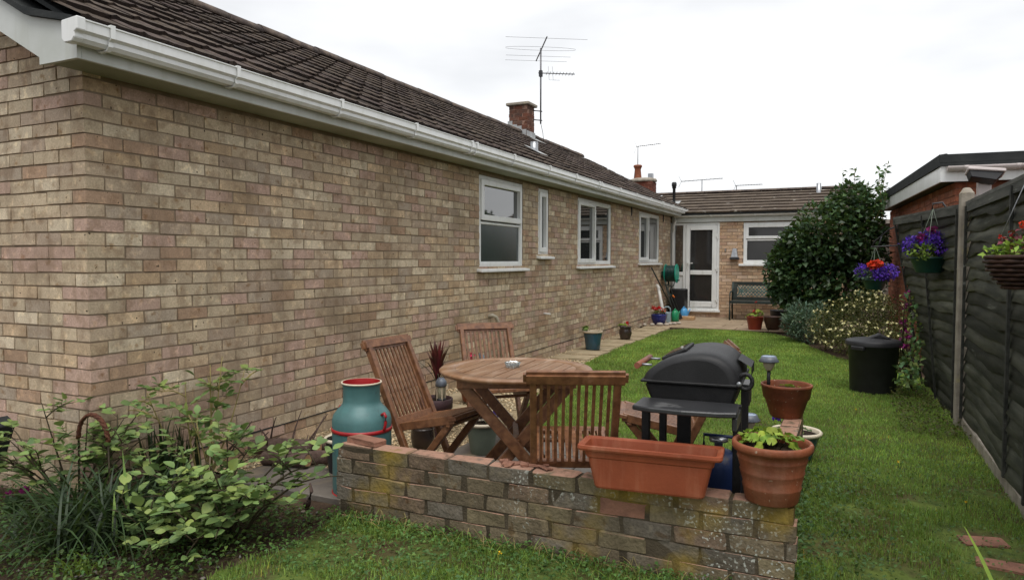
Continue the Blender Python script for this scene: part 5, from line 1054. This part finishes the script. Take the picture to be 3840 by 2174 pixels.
def rose(label, base, tips, nleaf, size=1., canem='cane', bare=.35, side=2):
    p = thing('rose_bush', label, 'rose bush', base, group='roses in the soil bed'); count = 0
    pts_all = []; extra = MB()
    for tip, bow in tips:
        c = curve(Vector(base) + Vector((rnd.uniform(-.04, .04), rnd.uniform(-.04, .04), -.03)), tip, bow, 9); MB().tube(c, [.007 - .0006 * i for i in range(9)], 6).build('cane', canem, p)
        pts_all.append(c)
        for s in range(side):
            i = rnd.randrange(4, 8); d = Vector((rnd.uniform(-1, 1), rnd.uniform(-1, 1), rnd.uniform(.1, .8))).normalized(); e = c[i] + d * rnd.uniform(.08, .2); tw_ = curve(c[i], e, (0, 0, .02), 5); MB().tube(tw_, [.004, .0035, .003, .0028, .002], 5).build('twig', canem, p); pts_all.append([None] * 4 + tw_)
    while count < nleaf:
        c = rnd.choice(pts_all); i = rnd.uniform(bare, 1) * (len(c) - 1); i0 = min(int(i), len(c) - 2)
        if c[i0] is None: continue
        q = c[i0].lerp(c[i0 + 1], i - i0); d = Vector((rnd.gauss(0, 1), rnd.gauss(0, 1), rnd.uniform(-.1, .7))).normalized(); L = rnd.uniform(.05, .095) * size; sdv = d.cross(Vector((0, 0, 1))).normalized()
        MB().tube([q, q + d * L * .6, q + d * L + Vector((0, 0, -.008))], .0013, 4, cap=False).build('leaf_stalk', canem, p)
        for f, s in ((1, 0), (.68, 1), (.68, -1), (.34, 1), (.34, -1)):
            if rnd.random() < .12: continue
            x = (d + sdv * s * 1.1).normalized() if s else d
            nrm_ = (Vector((rnd.gauss(0, .35), rnd.gauss(0, .35), 1)) - x * 0).normalized(); y = nrm_.cross(x).normalized(); z = x.cross(y)
            sc2 = size * rnd.uniform(.55, 1.3) * (1.05 if not s else .88)
            Mx = Matrix.Translation(q + d * L * f) @ Matrix((x, y, z)).transposed().to_4x4() @ Matrix.Scale(sc2, 4); count += 1
            if count <= 290: o = link('leaf', rnd.choice(RL), p, True); o.matrix_basis = Mx
            else: e_ = rnd.choice(RLM); extra.add([Mx @ Vector(v_) for v_ in e_.v], e_.f, e_.t[0], True)
    if extra.v: extra.build('leaves', 'leaf_rose', p, tone=True, fix=False, kind='stuff')
    return p
V3 = Vector
rose('broad leafy rose bush sprawling in front of the low wall end', (1.0, .02, 0), [((.55, .05, .36), (0, 0, .1)), ((.42, -.1, .30), (0, 0, .08)), ((.75, .15, .42), (0, 0, .06)), ((1.05, .1, .42), (-.05, 0, .05)), ((1.3, .12, .40), (0, .05, .1)), ((1.5, .15, .38), (0, 0, .12)), ((1.25, -.1, .26), (0, 0, .1)), ((1.45, -.05, .22), (0, 0, .1)), ((.8, -.25, .26), (0, 0, .06)), ((1.05, -.3, .16), (0, 0, .08)), ((.62, -.2, .2), (0, 0, .1)), ((1.1, -.15, .34), (0, 0, .05)), ((.9, .1, .47), (0, 0, .02)), ((.85, -.32, .1), (0, 0, .06)), ((1.5, .25, .3), (0, 0, .1)), ((.7, -.1, .34), (0, 0, .05)), ((.6, -.3, .14), (0, 0, .08)), ((1.3, .2, .3), (0, 0, .08)), ((1.2, -.25, .12), (0, 0, .08)), ((.95, -.1, .3), (0, 0, .05)), ((.75, -.4, .06), (0, 0, .08)), ((.95, -.42, .08), (0, 0, .06)), ((1.15, -.38, .06), (0, 0, .08))], 960, 1.18, 'cane', .25)
rose('tall thin rose bush rising against the brick corner', (.36, .44, 0), [((.38, .55, .78), (0, 0, 0)), ((.36, .48, .74), (0, 0, 0)), ((.33, .33, .66), (.0, -.03, 0)), ((.42, .68, .68), (0, .03, 0)), ((.25, .15, .62), (-.05, 0, 0)), ((.36, .50, .60), (0, 0, 0)), ((.45, .25, .50), (.05, 0, 0)), ((.3, .4, .45), (0, 0, 0)), ((.5, .5, .4), (0, 0, 0))], 300, 1.1, 'cane_pale', .5)
rose('dark leaved rose bush in front of the brick gable', (.02, -.12, 0), [((-.1, -.2, .6), (0, 0, 0)), ((-.3, -.25, .42), (0, 0, .05)), ((-.38, -.3, .3), (0, 0, .08)), ((.2, .05, .50), (0, 0, .03)), ((.05, -.05, .55), (0, 0, 0)), ((-.15, -.35, .45), (0, 0, .03)), ((.3, .0, .42), (0, 0, .06)), ((.15, .2, .52), (0, 0, .05)), ((.42, .05, .45), (0, 0, .05)), ((-.45, -.2, .2), (0, 0, .08)), ((.3, .15, .35), (0, 0, .05)), ((.5, .15, .38), (0, 0, .05)), ((-.25, -.3, .3), (0, 0, .05)), ((.1, .1, .4), (0, 0, 0))], 560, 1.12, 'cane', .3)
def strap(label, base, n, hgt, spread, wd, m='leaf_strap', r=.08, tl=.5, th=1.4, droop=.6, cat='plant', name='strap_leaf_plant'):
    p = thing(name, label, cat, base); B_ = lambda k_: [(base[0] + rnd.gauss(0, r), base[1] + rnd.gauss(0, r), -.01) for _ in range(k_)]
    for i in range(min(n, 290)): blades('leaf', m, p, B_(1), [rnd.uniform(*hgt)], spread, wd, 7, tl, th, droop)
    if n > 290: blades('leaves', m, p, B_(n - 290), [rnd.uniform(*hgt) for _ in range(n - 290)], spread, wd, 7, tl, th, droop, 'stuff')
    return p
strap('dark clump of arching strap leaves at the front of the soil bed', (.42, -.27, 0), 340, (.28, .56), (.35, 1.5), .015, 'leaf_strap', .15, .3, 1.3, .62)
strap('upright dark iris leaves standing close to the brick wall', (.22, .32, 0), 60, (.3, .5), (.05, .35), .022, 'leaf_strap', .07, .4, 1.0, .2)
strap('low tuft of bright green blades at the very front of the bed', (.72, -.55, 0), 40, (.06, .12), (.3, .9), .012, 'leaf_lime', .04, .35, .7)
pl = thing('pale_strap_leaf', 'two pale upright strap leaves rising from the dark clump', 'leaf', (.55, -.2, 0)); [blades('leaf', 'leaf_rose', pl, [q_], [h_], (.05, .12), .026, 7, 1.3, 1.6, .1) for q_, h_ in (((.56, -.2, .02), .42), ((.60, -.3, 0), .26))]
lf = thing('bent_leaf', 'long yellowing strap leaf bent over the lawn by the fence', 'leaf', (4.26, .86, 0)); mb = MB()
cv = curve((4.27, .72, -.01), (4.16, .98, .235), (.0, .0, .02), 8); mb.v = [];
for i, q in enumerate(cv): w_ = .007 * (1 - (i / 7) ** 3) + .001; mb.v += [(q.x - w_, q.y, q.z), (q.x + w_, q.y, q.z)]
mb.f = [[2 * i, 2 * i + 1, 2 * i + 3, 2 * i + 2] for i in range(7)]; mb.t = [(1, 1, .6)] * 7; mb.sm = [True] * 7; mb.build('blade', 'leaf_lime', lf, tone=True, fix=False)
# weeds at the foot of the wall and through the rough grass
def weeds(n, region, ln, label, hgt=.05, m='weed', tl=.55, th=1.5, fall=1., fy=1.):
    q = NP.uniform(0, 1, (n, 2)); q[:, 0] = region[0] + (region[1] - region[0]) * q[:, 0] ** fall; q[:, 1] = region[3] - (region[3] - region[2]) * q[:, 1] ** fy; q = q[~((q[:, 1] > .48) & (q[:, 1] < .62) & (q[:, 0] < 3.55))]; q = q[~((q[:, 0] > 3.34) & (q[:, 0] < 3.48) & (q[:, 1] > .5))]; n = len(q)
    P = np.concatenate([q, NP.uniform(.002, hgt, (n, 1))], 1); d = rand_dirs(n, .1); d[:, 2] *= .4; V, F = leaf_arrays(P, d, rand_dirs(n, 2.), NP.uniform(*ln, n), NP.uniform(*ln, n) * .6); o = npmesh('weeds', V, F, m, None, np.repeat(tones(n, tl, th, .15), 4, 0), 'stuff'); setprops(o, label, 'weeds', None, 'stuff')
weeds(5200, (1.25, 3.5, -.15, .5), (.012, .03), 'clover and small weeds along the foot of the low wall', .05, fy=1.5)
weeds(2600, (1.3, 3.6, -.6, .1), (.01, .022), 'clover leaves in the rough grass at the bottom edge', .03)
weeds(4200, (3.5, 4.55, .0, 3.4), (.01, .024), 'clover and plantain spotting the lawn beside the fence', .03)
weeds(1500, (3.48, 3.95, .2, 2.4), (.014, .034), 'dark weeds along the outer side of the return wall', .06, 'weed', .4, 1.1, 2.6)
weeds(3800, (-.7, 1.25, -.9, .45), (.012, .035), 'leaf litter over the soil bed', .02, 'leaf_olive', .3, 1.3)
weeds(5200, (-.6, 1.25, -.75, .4), (.014, .036), 'low green seedlings filling the soil bed', .08, 'weed', .4, 1.2)
weeds(1400, (4.1, 4.56, 3.6, 6.0), (.015, .04), 'yellowing weeds at the foot of the fence', .09, 'leaf_olive', .6, 1.6)
dry = blades('dry_grass', 'cane_pale', None, [(rnd.uniform(1.35, 3.4), rnd.uniform(.36, .49), 0) for _ in range(150)], [rnd.uniform(.05, .14) for _ in range(150)], (.4, 1.4), .0035, 4, .8, 1.8, .6, 'stuff'); setprops(dry, 'dry straw coloured grass stalks against the low wall', 'grass', None, 'stuff')
tall = blades('tall_grass', 'grass', None, [(rnd.choice((rnd.uniform(1.3, 3.3), rnd.uniform(3.5, 3.62))), rnd.uniform(.3, .49), 0) for _ in range(260)], [rnd.uniform(.05, .11) for _ in range(260)], (.2, 1.1), .004, 4, .6, 1.2, .5, 'stuff'); setprops(tall, 'longer uncut grass growing along the low wall', 'grass', None, 'stuff')
for (x, y, l_) in ((2.33, .30, 'yellow buttercup in the grass below the low wall'), (4.02, 2.65, 'yellow buttercup in the lawn past the ribbed pot'), (4.30, 1.95, 'yellow dandelion in the lawn close to the fence'), (3.8, 4.3, 'tiny yellow flower in the lawn before the dustbin')):
    f_ = thing('buttercup', l_, 'flower', (x, y, 0)); bloom(f_, (0, 0, .05), .009, 'flower_yellow', 8); MB().tube([(0, 0, 0), (0, 0, .05)], .0012, 4).build('stalk', 'weed', f_, world=False)
f_ = thing('bedding_flower', 'low magenta flowers at the edge of the soil bed', 'flower', (-.22, -.28, 0)); bloom(f_, (-.05, .0, .11), .02, 'flower_magenta', 22); bloom(f_, (.04, .03, .14), .02, 'flower_magenta', 22); bloom(f_, (0, 0, .06), .05, 'leaf_dark', 30)
# willow hoop, post, log pile
wh = thing('willow_hoop', 'twisted brown willow hoop handle among the rose stems', 'hoop', (.13, -.08, 0))
for o_ in (0, 2.1, 4.2):
    MB().tube([(.13 - .12 * math.cos(a) + .006 * math.cos(a * 9 + o_), -.08 + .006 * math.sin(a * 9 + o_), .40 + .135 * math.sin(a) + .006 * math.cos(a * 9 + o_)) for a in [math.pi * i / 24 for i in range(25)]], .008, 6).build('strand', 'willow', wh)
MB().tube([(.25, -.08, .4), (.26, -.08, .0)], .005, 6).build('upright', 'cane', wh); MB().tube([(.01, -.08, .4), (.0, -.08, .0)], .005, 6).build('upright', 'cane', wh)
T = Matrix.Translation((-.56, -.15, .40)) @ Matrix.Rotation(R(28), 4, 'Y'); o = MB().box(-.045, .045, -.045, .045, -.45, .06, T=T).build('timber_stump', 'felt', None, bevel=.006); setprops(o, 'dark square timber end leaning in at the left edge', 'timber')
lg = thing('log_pile', 'cut logs and twigs lying on the slabs by the wall', 'logs', (.45, 1.2, 0))
def log(a, b_, r):
    a, b_ = V3(a), V3(b_); l_ = MB().tube(curve(a, b_, (0, 0, .008), 6), [r * rnd.uniform(.92, 1.08) for _ in range(6)], 14, cap=False).build('log', 'bark', lg); d = (b_ - a).normalized()
    for p_, s in ((b_, 1), (a, -1)): MB().tube([p_ - d * .002 * s, p_ + d * .001 * s], r * .9, 14).build('cut_end', 'cut_wood', l_)
log((.08, 1.05, .085), (.52, 1.22, .085), .055); log((.3, .95, .06), (.62, 1.0, .07), .045); log((.1, 1.25, .05), (.55, 1.42, .05), .04); log((.55, 1.1, .05), (.85, 1.2, .06), .05)
for i in range(12):
    a = V3((rnd.uniform(0, .6), rnd.uniform(.9, 1.4), .08)); MB().tube(curve(a, a + V3((rnd.uniform(-.2, .2), rnd.uniform(-.15, .15), rnd.uniform(.08, .24))), (rnd.uniform(-.03, .03), 0, 0), 5), [.008, .007, .005, .004, .003], 6).build('twig', 'bark', lg)
hk = MB().tube([(1.05, .5, .01), (1.1, .46, .05), (1.13, .45, .11), (1.11, .46, .15)], [.02, .014, .01, .006], 7).build('rusty_hook', 'bark', None); setprops(hk, 'rusty curved iron hook lying at the foot of the churn', 'hook')
# shrubs at the back
sh = thing('shrub', 'big dark green shrub bulging over the bench and window', 'shrub', (3.4, 11.0, 0))
for (x, y, tx, ty, tz) in ((3.4, 11, 3.0, 10.9, 1.6), (3.45, 11.05, 3.6, 11, 2.2), (3.5, 11, 4.0, 11.1, 1.9), (3.4, 10.95, 3.3, 10.7, 1.9), (3.45, 11.1, 3.9, 11.2, 2.5)): MB().tube(curve((x, y, -.05), (tx, ty, tz), (0, 0, .1), 6), [.05, .042, .035, .026, .018, .01], 7).build('trunk', 'bark', sh)
SC = [(3.05, 10.95, 1.15, .52, .55, .72), (3.0, 10.9, 1.6, .42, .5, .42), (3.35, 10.9, 1.75, .55, .6, .62), (3.75, 11.05, 1.75, .55, .6, .75), (4.0, 11.15, 1.4, .36, .5, .8), (3.6, 11.0, .9, .7, .55, .6), (3.15, 10.85, .75, .45, .45, .4), (3.75, 11.1, 2.3, .4, .4, .35), (2.85, 10.9, 1.25, .36, .4, .5), (2.68, 10.85, 1.15, .3, .36, .48), (2.75, 10.8, .85, .3, .3, .35)]
clump('crown', 'leaf_dark', sh, SC, 9500, (.07, .125), (.06, .1), .1, .45, .45, 1.7, hue=.18)
sp = []
for i in range(20):
    x, y = rnd.uniform(3.45, 4.25), rnd.uniform(10.8, 11.3); z1 = rnd.uniform(2.5, 3.0) if i < 14 else 2.4; c = curve((x, y, 2.0), (x + rnd.uniform(-.15, .2), y + rnd.uniform(-.1, .1), z1), (0, 0, 0), 6); MB().tube(c, [.007, .006, .005, .004, .003, .002], 5).build('shoot', 'cane_pale', sh)
    for j in range(30):
        t_ = rnd.uniform(.1, 1) * 5; i0 = min(int(t_), 4); sp.append(c[i0].lerp(c[i0 + 1], t_ - i0))
P = np.array([tuple(q) for q in sp]); n = len(P); D = rand_dirs(n, .4); V, F = leaf_arrays(P, D, rand_dirs(n, 1.), NP.uniform(.07, .12, n), NP.uniform(.035, .06, n)); npmesh('shoot_leaves', V, F, 'leaf_dark', sh, np.repeat(tones(n, 1.2, 2.6, .15), 4, 0), 'stuff')
ys_ = thing('flowering_shrub', 'olive green shrub speckled with cream yellow flowers beside the dustbin', 'shrub', (3.8, 8.7, 0))
YC = [(3.62, 8.75, .42, .38, .4, .36), (3.95, 8.7, .52, .4, .42, .42), (4.2, 8.4, .45, .28, .45, .42), (3.85, 8.1, .28, .4, .4, .26), (3.45, 9.1, .3, .3, .3, .28), (4.2, 7.6, .28, .2, .45, .28), (4.05, 9.0, .6, .3, .3, .3)]
clump('foliage', 'leaf_olive', ys_, YC, 9000, (.022, .042), (.016, .026), .4, .3, .4, 1.7)
for i in range(9): c = rnd.choice(YC); MB().tube(curve((c[0], c[1], -.03), (c[0] + rnd.uniform(-.2, .2), c[1] + rnd.uniform(-.2, .2), c[2] + .2), (0, 0, 0), 5), .006, 5).build('stem', 'bark', ys_)
C = np.array(YC); nf = 230; idx = NP.integers(0, len(C), nf); d = NP.normal(size=(nf, 3)); d[:, 1] -= .6; d[:, 2] += .4; d /= np.linalg.norm(d, axis=1, keepdims=True); P0 = C[idx, :3] + d * C[idx, 3:6] * 1.0
P5 = np.repeat(P0, 4, 0); V, F = leaf_arrays(P5, rand_dirs(nf * 4, .3), rand_dirs(nf * 4, .6), NP.uniform(.022, .034, nf * 4), NP.uniform(.022, .032, nf * 4)); npmesh('flowers', V, F, 'flower_cream', ys_, kind='stuff')
gy = thing('grey_shrub', 'soft grey green shrub between the brown pots and flowering shrub', 'shrub', (3.05, 9.95, 0))
clump('foliage', 'leaf_grey', gy, [(3.0, 9.95, .36, .24, .24, .3), (3.16, 9.85, .26, .24, .24, .26), (2.95, 10.15, .3, .2, .2, .26), (3.3, 10.1, .45, .16, .2, .22)], 2600, (.05, .1), (.014, .024), .6, .2, .6, 1.5)
for i in range(6): MB().tube(curve((3.05, 9.95, -.03), (3.05 + rnd.uniform(-.2, .25), 9.95 + rnd.uniform(-.15, .2), rnd.uniform(.4, .62)), (0, 0, 0), 5), .005, 5).build('stem', 'cane', gy)
cl = thing('clematis', 'magenta flowered clematis climbing the leaning fence panel', 'climber', (4.33, 5.75, 0))
MB().box(4.335, 4.36, 6.13, 6.16, -.05, .95).build('stake', 'fence_cap', cl)
for i in range(7): MB().tube(curve((4.35, 5.9, -.02), (4.3 + rnd.uniform(-.08, .05), 5.6 + rnd.uniform(-.3, .4), rnd.uniform(.4, 1.0)), (-.05, 0, 0), 6), .005, 5).build('stem', 'cane', cl)
clump('foliage', 'leaf_rose', cl, [(4.32, 5.8, .62, .1, .22, .25), (4.3, 5.6, .35, .1, .3, .22), (4.27, 5.4, .22, .12, .3, .15), (4.3, 5.9, .9, .07, .15, .15)], 320, (.04, .075), (.03, .05), .2, .1, .5, 1.6, hue=.3)
for q in ((4.26, 5.85, .68), (4.25, 5.75, .62), (4.24, 5.72, .7), (4.27, 5.65, .55), (4.28, 5.95, .86), (4.25, 6.0, .5), (4.24, 5.5, .48), (4.28, 5.9, .98)): bloom(cl, q, .038, 'flower_magenta', 12, True)
dc = thing('dead_climber', 'bare brown climber stems hanging on the garage wall', 'climber', (4.5, 8.3, 0))
for i in range(26): y = rnd.uniform(7.8, 8.9); x = 4.80 - (y - 6.95) * .0734 - .02; MB().tube(curve((x, y, rnd.uniform(.5, .9)), (x - rnd.uniform(.0, .1), y + rnd.uniform(-.1, .1), rnd.uniform(1.3, 1.75)), (-.04, rnd.uniform(-.08, .08), 0), 6), .004, 4, cap=False).build('stem', 'bark', dc)

# ================================================================== HANGING BASKETS
def basket(label, c, r, h, m, hook, blooms, mound, wick=False):
    b_ = thing('hanging_basket', label, 'hanging basket', (c[0], c[1], c[2] - h), group='hanging baskets on the fence'); C0 = V3(c)
    if not wick: MB().lathe([(0, -h), (r * .62, -h), (r * .7, -h + .012), (r * .98, -.015), (r * 1.03, -.012), (r * 1.03, 0), (r * .95, 0)], 28, c).build('bowl', m, b_)
    else:
        for i in range(8):
            t_ = i / 7; rr_ = r * math.sin(math.acos(1 - (1 - t_ * .0) * 0) if False else math.pi / 2 * (.35 + .65 * t_)); z = -h + h * t_
            MB().tube([C0 + V3(((rr_ + .004 * math.sin(a * 11 + i * 3.14)) * math.cos(a), (rr_ + .004 * math.sin(a * 11 + i * 3.14)) * math.sin(a), z)) for a in [2 * math.pi * j / 44 for j in range(45)]], .0105, 5, cap=False).build('weave', m, b_)
        MB().lathe([(0, -h * .98), (r * .5, -h * .95), (r * .85, -h * .4), (r * .97, 0)], 24, c).build('liner', m, b_)
    MB().lathe([(0, -.005), (r * .95, -.012)], 24, c).build('compost', 'compost', b_)
    for a in (.3, 2.4, 4.5): MB().tube([C0 + V3((r * math.cos(a), r * math.sin(a), 0)), V3(hook)], .0025, 5).build('hanger', 'chain' if wick else 'sage_pot', b_)
    for (ce, n, l_, mm, t0, t1) in mound: clump('foliage', mm, b_, ce, n, l_, (l_[0] * .6, l_[1] * .7), .3, .3, t0, t1)
    for q, rr_, mm, nn in blooms: bloom(b_, tuple(C0 + V3(q)), rr_, mm, nn, True)
    return b_
def bracket(label, pts, r=.008):
    b_ = thing('basket_bracket', label, 'bracket', pts[0][0], group='basket brackets')
    for q in pts: MB().tube(q, r, 6).build('bar', 'dark_metal', b_)
c = (4.36, 4.78, 1.37)
basket('green bowl basket of purple lobelia and magenta blooms before the leaning panel', c, .15, .14, 'basket_green', (4.38, 4.78, 1.80),
       [((-.07, -.05, .16), .045, 'flower_magenta', 20), ((.03, -.02, .22), .045, 'flower_magenta', 20), ((.2, 0, .13), .03, 'flower_magenta', 12)],
       [([(c[0] + .08, c[1] - .03, c[2] + .11, .15, .16, .10), (c[0] - .14, c[1], c[2] + .1, .08, .12, .08), (c[0] + .17, c[1], c[2] + .06, .08, .12, .09), (c[0], c[1], c[2] + .15, .12, .12, .07)], 1500, (.02, .04), 'flower_purple', .5, 1.9), ([(c[0] - .06, c[1] - .08, c[2] + .05, .12, .12, .07)], 200, (.03, .05), 'leaf_lime', .35, .8)])
bracket('dark bracket holding the larger purple basket on the fence top', [[(4.50, 4.78, 1.77), (4.45, 4.78, 1.85), (4.38, 4.78, 1.84), (4.375, 4.78, 1.79)]])
c = (3.99, 6.45, 1.13)
basket('green bowl basket with scarlet geranium and purple trailing flowers near the shrub', c, .125, .12, 'basket_green', (3.99, 6.45, 1.50),
       [((-.02, -.05, .13), .06, 'flower_orange', 40), ((.03, -.05, .15), .05, 'flower_orange', 30), ((0, -.04, .17), .04, 'flower_red', 16)],
       [([(c[0] + .12, c[1] - .02, c[2] + .08, .12, .14, .08), (c[0] - .13, c[1], c[2] + .09, .07, .1, .07), (c[0] + .05, c[1] - .08, c[2] + .05, .1, .1, .06)], 1000, (.02, .04), 'flower_purple', .5, 1.8), ([(c[0] - .1, c[1] - .05, c[2] + .04, .1, .1, .06)], 120, (.03, .05), 'leaf_grey', .6, 1.2)])
bracket('dark forked bracket carrying the scarlet basket off the leaning panel', [[(4.22, 6.1, 1.72), (4.12, 6.3, 1.68), (3.98, 6.45, 1.55), (3.96, 6.46, 1.50)], [(4.24, 6.1, 1.50), (3.95, 6.46, 1.49)], [(4.05, 6.38, 1.61), (4.02, 6.40, 1.5)]])
c = (4.44, 1.5, 1.36)
basket('brown wicker basket of red and yellow flowers hanging at the fence edge', c, .155, .14, 'wicker', (4.47, 1.52, 1.80),
       [((-.06, -.03, .11), .014, 'flower_red', 8), ((-.02, -.04, .15), .016, 'flower_orange', 10), ((-.1, -.04, .09), .012, 'flower_red', 8), ((.0, -.06, .07), .014, 'flower_orange', 8)],
       [([(c[0] + .03, c[1] - .04, c[2] + .04, .12, .12, .05), (c[0] - .12, c[1] - .02, c[2] + .02, .04, .06, .03)], 220, (.025, .045), 'leaf_lime', .7, 1.5), ([(c[0] - .04, c[1] - .03, c[2] + .06, .06, .06, .06)], 80, (.02, .035), 'leaf_red', 1, 3)], True)
bracket('dark hook on the upright fence panel above the wicker basket', [[(4.57, 1.52, 1.78), (4.52, 1.52, 1.84), (4.47, 1.52, 1.82)]])
